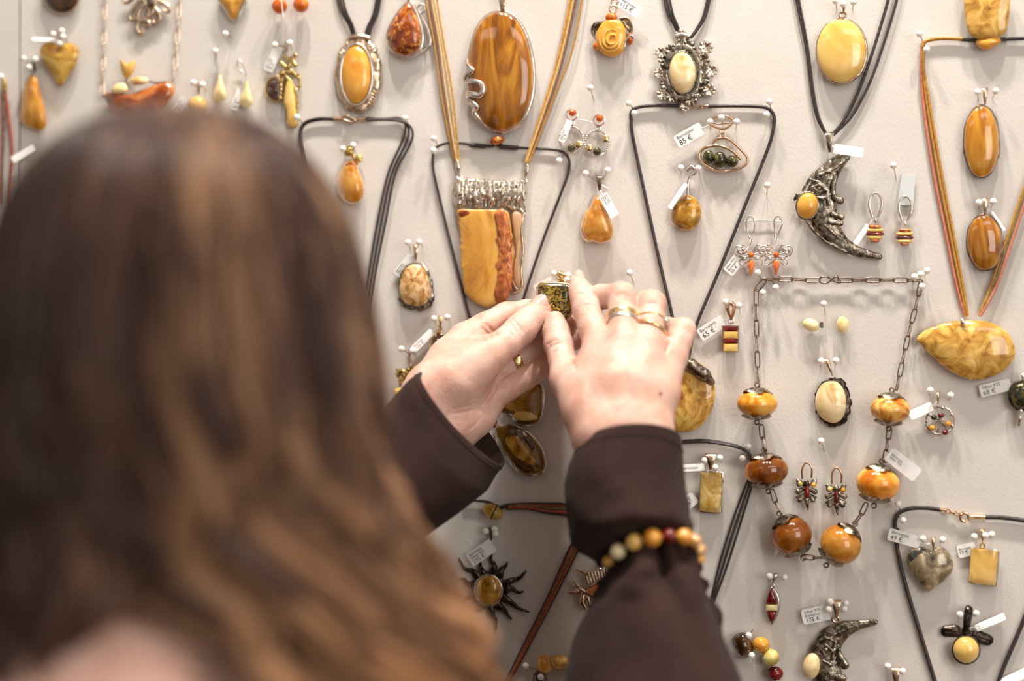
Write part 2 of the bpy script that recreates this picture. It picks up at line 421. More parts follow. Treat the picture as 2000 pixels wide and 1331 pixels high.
M_['pearl'] = plain('pearl_white', (238, 236, 230), 0.22, coat=0.6, coatr=0.05, sss=0.15, ssss=0.001)
M_['black'] = cordmat('black_leather_cord', (34, 26, 26), (62, 50, 48))
M_['tan'] = cordmat('tan_silk_cord', (170, 116, 46), (216, 168, 84))
M_['pale'] = cordmat('pale_gold_cord', (196, 160, 96), (226, 196, 136))
M_['brn'] = cordmat('brown_cord', (104, 66, 52), (140, 96, 76))
M_['redc'] = cordmat('red_cord', (150, 54, 34), (196, 84, 52))
M_['salmon'] = cordmat('salmon_cord', (186, 104, 82), (210, 134, 104))
M_['oliv'] = cordmat('olive_cord', (98, 84, 44), (140, 122, 70))
M_['ochre'] = cordmat('ochre_cord', (164, 110, 34), (196, 146, 60))
M_['paper'] = plain('tag_paper', (236, 234, 232), 0.45)
M_['ink'] = plain('tag_ink', (34, 30, 30), 0.6)
m, nt, lk, b = new_mat('clear_plastic'); M_['plastic'] = m
tr = nt.new('ShaderNodeBsdfTransparent'); tr.inputs[0].default_value = (0.995, 0.995, 0.995, 1); gl = nt.new('ShaderNodeBsdfGlossy'); gl.inputs['Roughness'].default_value = 0.08
mx = nt.new('ShaderNodeMixShader'); mx.inputs[0].default_value = 0.025
lk.new(tr.outputs[0], mx.inputs[1]); lk.new(gl.outputs[0], mx.inputs[2]); lk.new(mx.outputs[0], nt['Material Output'].inputs[0])

# ---------------------------------------------------------------- the setting
def wallmat():
    m, nt, lk, b = new_mat('display_board_fabric')
    r, n, mp = noise_ramp(nt, lk, [srgb(206, 199, 193), srgb(212, 206, 200)], 12, 5, 0.4); lk.new(r.outputs['Color'], b.inputs['Base Color'])
    pset(b, rough=0.75, sheen=0.1); add_bump(nt, lk, b, 700, 0.0004, 0.35, 5); return m
def box(name, lo, hi, mat, label=None, parent=None):
    lo, hi = np.array(lo, float), np.array(hi, float)
    V = np.array([[(lo, hi)[i][0], (lo, hi)[j][1], (lo, hi)[k][2]] for i in (0, 1) for j in (0, 1) for k in (0, 1)])
    F = [[0, 1, 3, 2], [4, 6, 7, 5], [0, 4, 5, 1], [2, 3, 7, 6], [0, 2, 6, 4], [1, 5, 7, 3]]
    return mk(name, (V, F), mat, parent, 30)
WALL = wallmat()
seam = P(38, 600)[0]
o = box('wall_back', (seam + 0.0008, 0, 0), (2.6, 0.05, 2.7), WALL); o['kind'] = 'structure'; o['label'] = 'off-white fabric covered display board carrying the jewellery'
o = box('wall_left', (-2.6, 0.0006, 0), (seam - 0.0006, 0.05, 2.7), WALL); o['kind'] = 'structure'; o['label'] = 'second off-white display board beyond the narrow vertical seam'
fm, nt, lk, b = new_mat('oak_floor'); r, n, mp = noise_ramp(nt, lk, [srgb(96, 70, 50), srgb(140, 106, 78)], 6, 5, 0.6, (1, 6, 1)); lk.new(r.outputs['Color'], b.inputs['Base Color']); pset(b, rough=0.4)
o = box('floor', (-2.6, -3.4, -0.05), (2.6, 0.05, 0), fm); o['kind'] = 'structure'; o['label'] = 'brown wooden shop floor'
cm = plain('ceiling_paint', (236, 232, 226), 0.8)
o = box('ceiling', (-2.6, -3.4, 2.7), (2.6, 0.05, 2.75), cm); o['kind'] = 'structure'; o['label'] = 'white painted shop ceiling'
# ---------------------------------------------------------------- jewellery tools
PIN_HEAD = rawmesh('pin_head', g_ball((0, 0, 0), 0.0022, 14, 10), M_['pearl'])
def pin(hx, hy, what, d=9.0, tip=None, group=None):
    h = P(hx, hy, d)
    if tip: t = P(tip[0], tip[1], 0.2)
    else: t = np.array([h[0] + random.uniform(-0.001, 0.001), -0.0002, h[2] - 0.003])
    o = thing('pearl_headed_pin', 'white pearl-headed pin ' + what, 'pin', t, group or 'pearl-headed pins ' + what)
    inst('pin_head', PIN_HEAD, Matrix.Translation(Vector(h)), o)
    mk('needle', g_tube(np.array([t, h]), 0.00032, 6), M_['needle'], o)
    return o
def pins(what, *pts, d=9.0):
    for p in pts: pin(p[0], p[1], what, d if len(p) < 5 else p[4], p[2:4] if len(p) >= 4 else None)
def stone(T, out, mat, d0=3.0, h=4.0, e=1.6, name='amber_stone', rings=10, pw=0.5, rough=0.0, ctr=None, label=None, sharp=50):
    return mk(name, g_dome(out, d0, e, h, rings, pw, ctr, rough, 3), A_[mat] if mat in A_ else M_[mat], T, sharp, label)
def rim(T, out, mat, d, r, name='setting_rim', plate=None, wob=0.0, seed=1, label=None):
    o2 = np.asarray(out, float).copy(); rr = np.full(len(o2), r)
    if wob:
        rs = np.random.RandomState(seed); c = o2.mean(0); q = rs.randn(len(o2)); q = (q + np.roll(q, 1) + np.roll(q, -1)) / 2
        o2 = c + (o2 - c) * (1 + wob * q)[:, None]; rr = r * (1 + 0.35 * np.roll(q, 3))
    g = g_tube(W3(o2, d), np.maximum(rr, r * 0.4) / 1000, 8, True)
    if plate is not None: g = gj(g, g_slab(out, plate, plate + 0.8, 0.2))
    return mk(name, g, M_[mat], T, 50, label)
def bail(T, px, py, w=13, h=26, mat='silver', d=3.0, depth=6.0, name='bail', lean=0):
    """folded tapering band, wide at the top, hung over pins"""
    s = MPP(px, py, d); rings = []
    N = 18
    for k in range(N):
        a = 2 * math.pi * k / N
        y = -math.cos(a); z = math.sin(a)                 # y: -1 top .. 1 bottom
        ww = w * (0.62 - 0.38 * y) ; yy = py + y * h / 2; dd = d + depth / 2 + z * depth / 2 * (0.75 - 0.25 * y)
        xx = px + lean * y
        rings.append(np.array([P(xx - ww / 2, yy, dd - 0.15), P(xx - ww / 4, yy, dd + 0.3 * (1 if z > 0 else -1)), P(xx + ww / 4, yy, dd + 0.3 * (1 if z > 0 else -1)), P(xx + ww / 2, yy, dd - 0.15)]))
    rings.append(rings[0]); V, F = g_loft(rings, closed=False)
    Vn = np.concatenate([V, V]); c = P(px, py, d + depth / 2); Vn[len(V):] = c + (V - c) * 0.84
    n = len(V); F2 = F + [[i + n for i in q[::-1]] for q in F]
    for k in range(len(rings) - 1):
        for j in (0, 3):
            a, b_ = k * 4 + j, (k + 1) * 4 + j
            F2.append([a, b_, b_ + n, a + n] if j == 0 else [b_, a, a + n, b_ + n])
    return mk(name, (Vn, F2), M_[mat], T, 60)
def jring(T, px, py, R, r=0.5, mat='silver', d=5.0, name='jump_ring', axis=(0, 1, 0)):
    return mk(name, g_torus(P(px, py, d), R * MPP(px, py, d), r / 1000, axis), M_[mat], T)
def cord(T, pts, mat, r=0.75, d=1.5, name='cord', n=8, samples=None):
    return mk(name, ptube(pts, d, r, n, samples or max(24, len(pts) * 8)), M_[mat], T)
def cyl(T, a, b, r, mat, d=2.0, name='end_cap'):
    return mk(name, ptube([a, ((a[0] + b[0]) / 2, (a[1] + b[1]) / 2), b], d, r, 10, 6, smooth=False), M_[mat], T)
def link_mesh(L, Wd, r, mat):
    t = np.linspace(0, 2 * math.pi, 20, endpoint=False); x = np.cos(t); z = np.sin(t)
    e = lambda u: np.sign(u) * np.abs(u) ** 0.55
    return rawmesh('chain_link', g_tube(np.stack([e(x) * L / 2, 0 * x, e(z) * Wd / 2], 1), r, 6, True), mat)
def chain(T, path, L=9.0, Wd=3.0, r=0.45, mat='chain', d=3.0, name='chain_link', sagpx=0):
    p = crom([(a[0], a[1], 0) for a in path], 200, False)[:, :2] if len(path) > 2 else np.array([np.array(path[0]) + (np.array(path[1]) - np.array(path[0])) * t for t in np.linspace(0, 1, 100)])
    q = W3(p, d); Ls = np.r_[0, np.cumsum(np.linalg.norm(np.diff(q, axis=0), axis=1))]
    pitch = (L - 2.4 * r) / 1000; n = max(2, int(round(Ls[-1] / pitch))); pitch = Ls[-1] / n
    me = link_mesh(pitch + 2.4 * r / 1000, Wd / 1000, r / 1000, M_[mat])
    for i in range(n):
        s0, s1 = i * pitch, (i + 1) * pitch
        a = np.array([np.interp(s0, Ls, q[:, k]) for k in range(3)]); b2 = np.array([np.interp(s1, Ls, q[:, k]) for k in range(3)])
        x = Vector(b2 - a).normalized(); nrm = Vector((0, -1, 0))
        z = x.cross(nrm).normalized(); y = z.cross(x)
        if i % 2: y, z = (y * 0.35 + z * 0.94), (z * 0.35 - y * 0.94)
        M = Matrix((x, y, z)).transposed().to_4x4(); M.translation = Vector((a + b2) / 2)
        inst(name, me, M, T)
def text_mesh(txt, size):
    cu = bpy.data.curves.new('t', 'FONT'); cu.body = txt; cu.size = size; cu.resolution_u = 2
    ob = bpy.data.objects.new('t', cu); COL.objects.link(ob); dg = bpy.context.evaluated_depsgraph_get(); dg.update()
    me = bpy.data.meshes.new_from_object(ob.evaluated_get(dg)); V = np.array([v.co[:] for v in me.vertices]) if len(me.vertices) else np.zeros((0, 3))
    F = [list(p.vertices) for p in me.polygons]; bpy.data.objects.remove(ob); bpy.data.curves.remove(cu); bpy.data.meshes.remove(me)
    return V, F
def tag(cx, cy, L, Wd, ang, label, lines=(), d=4.0, tilt=0, to=None, tleft=True, flip=False, sizes=None, ts=1.0):
    """paper price tag: pixel centre, length, width (px), angle of the long side (deg, counter-clockwise), tilt about the long axis"""
    a = math.radians(ang); u = np.array([math.cos(a), -math.sin(a)]); v = np.array([-math.sin(a), -math.cos(a)])   # px, y down
    ct, st = math.cos(math.radians(tilt)), -math.sin(math.radians(tilt))
    def Q(s, t, lift=0.0):
        p = np.array([cx, cy]) + u * s + v * t * ct
        return P(p[0], p[1], d + t * st * 0.34 + lift)
    r = Wd * 0.16; hl, hw = L / 2, Wd / 2; out = []
    for (sx, sy, a0) in ((1, 1, 0), (-1, 1, 90), (-1, -1, 180), (1, -1, 270)):
        for k in range(4):
            b_ = math.radians(a0 + 30 * k); out.append((sx * (hl - r) + r * math.cos(b_), sy * (hw - r) + r * math.sin(b_)))
    n = len(out); V = np.concatenate([[Q(*p) for p in out], [Q(p[0], p[1], 0.35) for p in out]])
    F = [list(range(n))[::-1], list(range(n, 2 * n))] + [[i, (i + 1) % n, n + (i + 1) % n, n + i] for i in range(n)]
    T = thing('price_tag', label, 'price tag', Q(0, 0), 'price tags')
    mk('tag_card', (V, F), M_['paper'], T, 30)
    if to is not None:
        e = P(to[0], to[1], to[2] if len(to) > 2 else d + 1)
        s0 = Q(hl - 1 if not flip else -hl + 1, 0, 0.3)
        mid = (s0 + e) / 2 + np.array([0, -0.0012, -0.0006])
        mk('string', g_tube(crom([s0, mid, e], 8, False), 0.00028, 5), M_['paper'], T)
    if lines:
        sizes = sizes or [1.0] * (len(lines) - 1) + [1.45]; tot = sum(sizes) * 1.12; unit = Wd * 0.84 / tot; parts = []; wid = max([float(text_mesh(ln, unit * sz * 1.2)[0][:, 0].max()) for ln, sz in zip(lines, sizes)]); unit *= min(1.0, 0.62 * L / wid) * ts; t = unit * tot / 2
        for ln, sz in zip(lines, sizes):
            t -= unit * sz * 1.0
            tv, tf = text_mesh(ln, unit * sz * 1.25)
            if len(tv):
                s_ = -hl + L * 0.08
                parts.append((np.array([Q(s_ + q[0], t + q[1], 0.42) for q in tv]), tf)); t -= unit * sz * 0.12
        if parts: mk('print', gj(*parts), M_['ink'], T, 30)
    return T
def card(pts, label, d=1.2, lab='clear plastic earring card'):
    V, F = g_slab(np.array(pts, float), d, d + 0.5, 0.1)
    o = mk('earring_card', (V, F), M_['plastic'], None, 30); tag_props(o, label, 'card', 'clear earring cards'); return o
def rosette(cx, cy, R, w=4, petals=6, turns=2):
    """little metal rose as sculpt polylines: spiral ridges"""
    f = [[(cx, cy, w * 0.4, R * 0.75)]]
    sp = []
    for k in range(int(14 * turns)):
        a = k * 2 * math.pi / 14; rr = R * (0.12 + 0.8 * k / (14 * turns)); sp.append((cx + rr * math.cos(a), cy + rr * math.sin(a), w + R * 0.35 * (1 - k / (14 * turns)), max(R * 0.11, 1.6)))
    f.append(sp); return f
# ================================================================ jewellery, upper left
T = wthing('amber_pendant', 'dark brown round stone pendant in a thin metal rim above the olive heart', 'pendant', 120, -10)
o_ = ell(120, -13, 36, 39); stone(T, o_, 'brown', 3, 3.5); rim(T, o_, 'brassy', 4, 1.0, plate=2.2)

T = wthing('heart_pendant', 'olive yellow amber heart pendant with a dark brown tip', 'pendant', 117, 120)
hp = crom([(117, 90), (128, 84), (142, 85), (153, 96), (154, 110), (146, 130), (132, 152), (117, 169), (103, 150), (87, 126), (79, 108), (79, 95), (88, 84), (104, 83)], 44)
stone(T, hp, 'heart', 3, 5, 1.5, ctr=(117, 115)); mk('dark_tip', g_dome(crom([(108, 158), (126, 158), (121, 165), (117, 169.5), (113, 165)], 16), 4.5, 1.0, 0.6, 4), A_['tea'], T)
bail(T, 118, 72, 10, 22, 'brassy'); pins('holding the olive heart pendant', (104, 67), (121, 61), (123, 72), (117, 85))
tag(86, 77, 46, 12, -2, 'white price tag seen edge-on beside the olive heart pendant', d=6, tilt=55, to=(117, 76))

T = wthing('amber_pendant', 'long translucent honey amber drop pendant with a small metal bail left of the heart', 'pendant', 67, 205)
lp = crom([(57, 149), (69, 148), (77, 170), (86, 205), (91, 230), (90, 248), (80, 257), (62, 251), (41, 240), (39, 222), (42, 195), (47, 168)], 40)
stone(T, lp, 'honey', 3, 6, 1.5); bail(T, 68, 130, 11, 26, 'chain'); pins('holding the long honey drop pendant', (47, 115), (69, 116), (57, 132))

T = wthing('cord_necklace', 'red and grey cord necklace hanging down at the seam with a brass end cap', 'necklace', 8, 165)
cord(T, [(10, 178), (16, 220), (22, 270), (24, 310), (21, 350), (22, 420)], 'redc', 0.9); cord(T, [(4, 178), (5, 230), (4, 280), (2, 340), (0, 400)], 'redc', 0.8)
cord(T, [(6, 176), (8, 220), (7, 280), (5, 330), (6, 400)], 'chain', 0.9, 2.2); mk('end_cap', relief([[(7, 158, 3, 5), (8, 174, 3, 6)]], 1.0), M_['goldleaf'], T)
pins('holding the red cord necklace', (2, 150))
tag(46, 301, 50, 16, 30, 'blank white price tag below the long honey drop', d=5, tilt=25)

T = wthing('chain_necklace', 'silver chain necklace with a large red-orange amber bar and carved cream flower', 'necklace', 275, 190)
chain(T, [(208, -90), (204, 60), (203, 110), (201, 150), (200, 186)], 9.5, 2.6, 0.4, 'brassy'); chain(T, [(356, -90), (348, 45), (345, 95), (342, 130), (338, 158)], 9.5, 2.6, 0.4, 'brassy')
bp_ = crom([(205, 184), (220, 180), (250, 184), (285, 172), (322, 160), (340, 170), (337, 190), (322, 212), (300, 228), (262, 236), (230, 228), (212, 208)], 48)
stone(T, bp_, 'tea', 3, 7, 2, name='amber_bar'); stone(T, crom([(235, 115), (247, 124), (263, 117), (263, 135), (253, 152), (242, 151), (236, 135)], 26), 'egg', 4, 4, 1.5, 'carved_flower')
stone(T, crom([(218, 172), (228, 164), (242, 162), (250, 172), (246, 181), (228, 184), (218, 180)], 24), 'ivory', 6, 4, 2, 'carved_leaf'); stone(T, crom([(254, 156), (268, 150), (286, 152), (290, 160), (276, 166), (260, 166)], 24), 'cream', 6, 3.5, 1.5, 'carved_leaf')
mk('wire', gj(ptube([(250, 150, 5), (246, 160, 7), (252, 172, 7)], 5, .7), ptube([(288, 158, 6), (305, 162, 6), (325, 160, 6)], 5, .6), ptube([(200, 186, 4), (206, 190, 5), (210, 184, 6)], 4, .7)), M_['chain'], T)

T = wthing('filigree_pendant', 'silver octopus-like filigree pendant of curled wires between the chains of the amber bar', 'pendant', 288, 10)
fw = []
for pts in ([(285, -30), (262, -6), (248, 6), (242, 0), (248, -8)], [(275, 0), (258, 22), (254, 36), (262, 38), (264, 32)], [(300, 0), (322, 8), (332, 16), (328, 24), (320, 20)], [(285, 5), (272, 24), (270, 40), (285, 38), (300, 20), (295, 0)],
            [(300, 10), (312, 28), (312, 40), (304, 46), (298, 40), (302, 34)], [(282, 38), (292, 44), (290, 52), (280, 50)], [(276, 38), (268, 52), (272, 64), (280, 64), (278, 56)], [(268, -20), (284, 8), (294, 30)], [(312, -20), (296, 6), (288, 30)]):
    fw.append(ptube(pts, 3.5, [1.2, 1.5, 1.3, 0.9], 8))
mk('curled_wire', gj(*fw), M_['brassy'], T); stone(T, ell(294, 6, 9, 10), 'brown', 3, 2.5, 1); rim(T, ell(294, 6, 10, 11), 'brassy', 4, 0.9, plate=1.5)

T = wthing('amber_pendant', 'yellow amber drop pendant in a silver rim above a lone pin', 'pendant', 453, 10)
yp = crom([(426, -10), (478, -12), (470, 14), (460, 36), (451, 38), (441, 22)], 30); stone(T, yp, 'honey', 3, 4, 1.5); rim(T, yp + [3, 1], 'silver', 3.6, 1.3, plate=2)
pins('standing alone above the cream drop earrings', (440, 66, 454, 74))
T = wthing('bead_earrings', 'pair of clear orange amber ball earrings above the gold twig pendant', 'earrings', 567, 10)
for x, y in ((546, 12), (588, 9)):
    mk('amber_bead', pball(x, y, 8, 15.5, 15.5, 5.2), A_['orange'], T); mk('ear_wire', ptube([(x, y - 14, 8), (x + 2, y - 26, 6), (x, y - 40, 4)], 6, 0.4), M_['silver'], T)
mk('string', ptube([(549, -10), (551, 12), (553, 33)], 14, 0.35), M_['paper'], T)

T = wthing('drop_earrings', 'pair of cream teardrop amber earrings on thin silver hooks', 'earrings', 455, 175)
for x, y, hx, hy in ((429, 176, 421, 100), (481, 188, 465, 117)):
    q = crom([(x, y - 32), (x + 7, y - 14), (x + 13, y + 8), (x + 10, y + 20), (x, y + 24), (x - 11, y + 19), (x - 13, y + 8), (x - 6, y - 14)], 30)
    stone(T, q, 'ivory', 3, 5, 1.5, 'amber_drop'); mk('ear_hook', ptube([(x, y - 30, 5), (x - 2, y - 50, 5), (hx + 2, hy, 5), (hx - 1, hy + 14, 3), (x - 4, y - 44, 2)], 5, 0.5), M_['silver'], T)
tag(463, 195, 44, 15, 70, 'small price tag hanging between the cream teardrop earrings', ('Bernstein', '45 €'), d=2, to=(480, 150, 4))
pins('hanging up the drop earrings', (421, 100), d=6)

T = wthing('amber_pendant', 'small round cream amber pendant with a looped bail', 'pendant', 386, 200)
mk('amber_bead', pball(386, 208, 8, 19, 20, 5.5), A_['egg'], T); bail(T, 388, 174, 11, 24, 'brassy'); pins('holding the small round cream pendant', (378, 162), (396, 166))
tag(352, 206, 34, 18, 60, 'tiny price tag beside the small round cream pendant', ('Silber 925', '39 €'), d=2)

T = wthing('mushroom_pendant', 'gold twig pendant with a dark ringed stone and a long pale amber slice', 'pendant', 555, 160)
half = crom([(545, 152), (548, 175), (544, 196), (530, 194), (521, 182), (520, 168), (527, 155), (537, 151)], 34); stone(T, half, 'wood', 3, 2, 1.5, 'ringed_stone'); rim(T, half, 'gold', 4, 0.9, plate=2)
for k in range(3): mk('growth_ring', g_tube(W3(ell(534, 175, 4 + 3.2 * k, 5 + 4 * k), 6.9 - k * 0.5), 0.00035, 6, True), A_['brown'], T)
sl = crom([(563, 156), (571, 165), (575, 190), (577, 215), (581, 235), (578, 247), (569, 248), (562, 238), (560, 215), (555, 200), (557, 175)], 40)
stone(T, sl, 'egg', 3, 2, 1.6, 'amber_slice'); rim(T, sl, 'goldleaf', 4, 0.8, plate=2)
tw = [[(551, 150, 4, 4), (549, 175, 4, 4), (546, 198, 3, 3)], [(556, 148, 5, 4), (568, 160, 5, 4), (577, 178, 5, 4), (580, 200, 4, 3), (580, 220, 3, 2)], [(577, 178, 5, 3), (586, 168, 5, 3), (584, 152, 5, 4)], [(575, 150, 4, 4), (586, 146, 4, 3)]]
rs = np.random.RandomState(4)
tw += [[(562 + rs.uniform(-14, 16), 125 + rs.uniform(-18, 20), 4 + rs.uniform(0, 4), rs.uniform(3, 5.5)), (562 + rs.uniform(-14, 16), 125 + rs.uniform(-18, 20), 5, 3)] for _ in range(9)]
tw += [[(549, 160 + 8 * k, 7, 3.2)] for k in range(5)]
mk('gold_twig', relief(tw, 2.0, k=1.5), M_['goldleaf'], T); bail(T, 560, 92, 9, 22, 'brassy', 2); pins('holding the gold twig pendant', (537, 88, 555, 90), (566, 84))
tag(533, 116, 50, 19, 66, 'white price tag left of the gold twig pendant', ('Silber 925', 'Bernstein', '79 €'), d=2, to=(558, 96, 5))

# ---- oval butterscotch amber in an ornate silver frame on black cords
T = wthing('cord_necklace', 'black cord necklace with an oval butterscotch amber in a broad ribbed silver frame', 'necklace', 698, 147)
for k, (a, c) in enumerate(((661, 688), (666, 692), (671, 695))): cord(T, [(a - 8, -45), (a + 3, 15), (c - 6, 50), (c + 2, 78)], 'black', 0.75, 2 + k * 0.5, 'cord_strand')
for k, (a, c) in enumerate(((735, 713), (739, 717), (743, 721))): cord(T, [(a + 6, -45), (a - 4, 22), (c + 4, 55), (c - 2, 80)], 'black', 0.8, 2 + k * 0.5, 'cord_strand')
rs = np.random.RandomState(11); N = 120; tt = np.linspace(0, 2 * math.pi, N, endpoint=False); rings = []
inn = ell(696, 146, 31, 60, 0, N); outl = ell(700, 145, 46, 77, 0, N); seg = ((tt / (2 * math.pi) * 11) % 1.0)
outl = np.array([700, 145]) + (outl - [700, 145]) * (0.95 + 0.07 * np.sin(math.pi * seg) + 0.02 * rs.randn(N) * (np.cos(tt) > -0.2))[:, None]
ridge = 0.5 * np.sin(tt * 62) + 0.9 * (np.sin(math.pi * seg) - 0.6)
rings = [W3(inn, 2.0), W3(inn, 6.0), W3(inn * 0.7 + outl * 0.3, 5.6 + ridge * 0.7), W3(inn * 0.4 + outl * 0.6, 5.2 + ridge), W3(inn * 0.12 + outl * 0.88, 4.2 + ridge), W3(outl, 3.0 + 0.4 * ridge), W3(outl, 2.0)]
mk('ribbed_frame', g_loft(rings), M_['brassy'], T, 70); rim(T, ell(696, 146, 31, 60, 0, 60), 'silver', 6.6, 1.1, plate=2.0)
stone(T, ell(695, 146, 29, 57, 0, 60), 'butter', 4, 5.5, 2.0); mk('bail_tube', ptube([(682, 76), (700, 72), (722, 76)], 4, [2.2, 2.6, 2.2], 10), M_['brassy'], T)

T = wthing('amber_pendant', 'cognac teardrop amber pendant with gold sparkle inclusions and a looped silver rim', 'pendant', 790, 60)
td = crom([(797, 4), (806, 14), (817, 42), (823, 72), (818, 95), (802, 108), (786, 110), (768, 101), (757, 82), (757, 62), (768, 38), (785, 14)], 50)
stone(T, td, 'cognac', 4, 6, 2.0); rim(T, td + [2.5, 1], 'silver', 4.6, 1.5, plate=2)
mk('silver_loop', gj(ptube([(812, 20), (820, 9), (828, 10), (829, 20), (822, 26), (816, 20)], 4, .8), ptube([(816, 22), (828, 40), (838, 65), (840, 85), (832, 98), (818, 104)], 4, [.9, 1.1, 1.3, .9])), M_['silver'], T)
bail(T, 797, -8, 12, 26, 'silver')

# ---- big oval honey amber with squiggle
T = wthing('amber_pendant', 'big oval honey amber pendant with a silver squiggle over one edge', 'pendant', 977, 140)
big = crom([(975, 22), (1003, 33), (1024, 65), (1037, 110), (1041, 155), (1035, 200), (1018, 236), (995, 253), (972, 257), (948, 245), (928, 220), (916, 185), (913, 150), (916, 110), (926, 68), (945, 36)], 72)
stone(T, big, 'honeystripe', 4, 7, 3.0, rings=14); rim(T, big + [1.5, 0.5], 'silver', 5.4, 1.6, plate=2.2)
mk('silver_squiggle', ptube([(912, 117, 6), (915, 130, 10), (924, 138, 11.5), (913, 145, 9), (910, 158, 7), (922, 158, 11.5), (938, 162, 13), (944, 173, 13.5), (938, 186, 13), (922, 184, 11), (914, 184, 7), (916, 197, 8), (926, 203, 11.5), (932, 210, 11.5), (926, 218, 8), (934, 230, 7), (944, 240, 6.5), (950, 248, 6.0), (962, 253, 6), (980, 257, 5.5)], 8, [1.2, 1.9, 2.0, 1.7, 2.2, 2.4, 2.2, 1.9, 1.6, 1.2, 1.0], 10, 90), M_['silver'], T)
bail(T, 981, 4, 20, 44, 'brassy', 3, 8)

# ---- gold cords with the large slab
T = wthing('cord_necklace', 'gold cord necklace with a melted silver bar and large butterscotch amber slab', 'necklace', 958, 420)
for k, (a, b1, c, m_) in enumerate(((832, 862, 888, 'ochre'), (839, 868, 890, 'brn'), (848, 880, 895, 'pale'), (854, 885, 897, 'tan'), (843, 872, 892, 'pale'))): cord(T, [(a - 6, -60), (a, 0), ((a + b1) / 2 + 1 - k % 4, 85), (b1, 190), (c, 318)], m_, 0.62, 3.0 + 0.5 * (k % 2), 'cord_strand')
for k, (a, b1, c, m_) in enumerate(((1113, 1070, 1025, 'tan'), (1120, 1075, 1028, 'pale'), (1126, 1080, 1031, 'brn'), (1137, 1086, 1033, 'ochre'), (1117, 1073, 1027, 'ochre'))): cord(T, [(a + 8, -60), (a, 0), ((a + b1) / 2 + (6 if k == 3 else 1), 100), (b1, 180), (c, 318)], m_, 0.68, 3.0 + 0.5 * (k % 2), 'cord_strand')
for x, y, x2, y2 in ((893, 316, 896, 338), (1030, 324, 1026, 346)):
    mk('end_cap', relief([[(x, y, 5, 5), ((x + x2) / 2, (y + y2) / 2, 5, 5.5), (x2, y2, 4, 3)]], 1.5, k=1), M_['silverwrap'], T); jring(T, x2 + (1 if x < 950 else -2), y2 + 8, 4.5, 0.7, 'silver', 4)
bar = [[(893, 362, 5, 9), (896, 398, 5, 9)], [(893, 378, 4, 12), (1018, 380, 4, 14)], [(895, 352, 5, 5), (1022, 362, 5, 5)]]
rs = np.random.RandomState(5)
for k in range(34):
    x = 894 + k * 3.85 + rs.uniform(-1.5, 1.5); y0 = 355 + rs.uniform(-6, 6) + 3 * (x > 960); y1 = 402 + rs.uniform(-5, 4) + (8 if x > 1000 else 0)
    bar.append([(x, y0, 12, 2.3), (x + rs.uniform(-4, 4), (y0 + y1) / 2 + rs.uniform(-9, 9), 15 + rs.uniform(-2, 3), 2.6), (x + rs.uniform(-3, 4), y1, 11, 2.3)])
bar += [[(1000, 405, 6, 6), (1018, 412, 7, 6), (1024, 418, 6, 5)]]
mk('melted_silver_bar', relief(bar, 2.0, 0.34, 1.5, 1.4), M_['silverwrap'], T, 70)
rs = np.random.RandomState(9); slab = crom([(894, 411), (930, 409), (965, 409), (990, 412), (997, 432), (1002, 470), (1003, 520), (1000, 560), (992, 584), (972, 593), (952, 601), (930, 592), (908, 572), (903, 545), (900, 512), (899, 475), (896, 440)], 110)
slab = slab + np.where(slab[:, :1] < 912, 1, 0.35) * rs.randn(110, 1) * [[1.3, 0.4]]
stone(T, slab, 'slab', 3, 3.2, 2.6, 'amber_slab', 12, 0.3)
cr = crom([(966, 412), (988, 411), (996, 440), (1001, 500), (1000, 560), (988, 588), (974, 592), (966, 578), (972, 550), (966, 520), (974, 490), (967, 460), (972, 436)], 70); cr = cr + rs.randn(70, 2) * 1.2
mk('amber_crust', g_dome(cr, 5.5, 1.5, 3.2, 7, 0.35, (985, 500), 0.35, 4), A_['crust'], T, 180)
mk('dark_patch', g_dome(crom([(896, 413), (918, 412), (914, 421), (900, 426)], 20), 7, 0.4, 0.7, 3), A_['tea'], T)
tongue = crom([(1001, 418), (1012, 414), (1020, 424), (1016, 448), (1018, 480), (1014, 520), (1017, 552), (1008, 560), (1002, 535), (1007, 500), (1004, 460)], 60)
stone(T, tongue, 'bark', 4, 2.4, 2, 'bark_strip', 8, 0.4)
mk('setting_rim', gj(ptube([(1001, 420), (1004, 460), (1004, 500), (1002, 530), (1004, 555), (1010, 566)], 5, [1.0, .8, 1.2, .9, 1.3], 8), ptube([(1022, 418), (1019, 450), (1022, 490), (1018, 530), (1020, 556), (1012, 570), (998, 574)], 5, [1.2, .8, 1.1, .8, 1.2, .9], 8), g_slab(tongue, 2.4, 3.6, 0.2)), M_['brassy'], T)

# ---- black cord with amber toggle above the held pendant, carrying the two amber slices
T = wthing('cord_necklace', 'thin black cord necklace with amber toggle bead and two silver-rimmed olive slices', 'necklace', 970, 286)
cord(T, [(846, 305), (846, 296), (852, 288), (872, 280), (900, 280), (940, 284), (965, 286)], 'black', 0.85, 2.0); cord(T, [(970, 284), (1000, 288), (1045, 290), (1085, 293), (1104, 300), (1112, 314), (1110, 338), (1098, 372), (1062, 466), (1022, 586), (985, 720), (972, 790)], 'black', 0.9, 2.0, samples=70)
cord(T, [(846, 302), (846, 330), (858, 385), (884, 490), (915, 611), (940, 700), (958, 790)], 'black', 0.9, 2.0, samples=60)
cyl(T, (917, 283), (948, 286), 1.6, 'black', 2.4, 'cord_wrap'); cyl(T, (976, 287), (1012, 289), 1.6, 'black', 2.4, 'cord_wrap')
mk('toggle_bead', pball(971, 274, 5.5, 15, 9, 3.2, -12), A_['cognac'], T); cord(T, [(955, 287), (966, 284), (974, 278), (980, 284)], 'black', 0.7, 3.5, 'cord_loop')
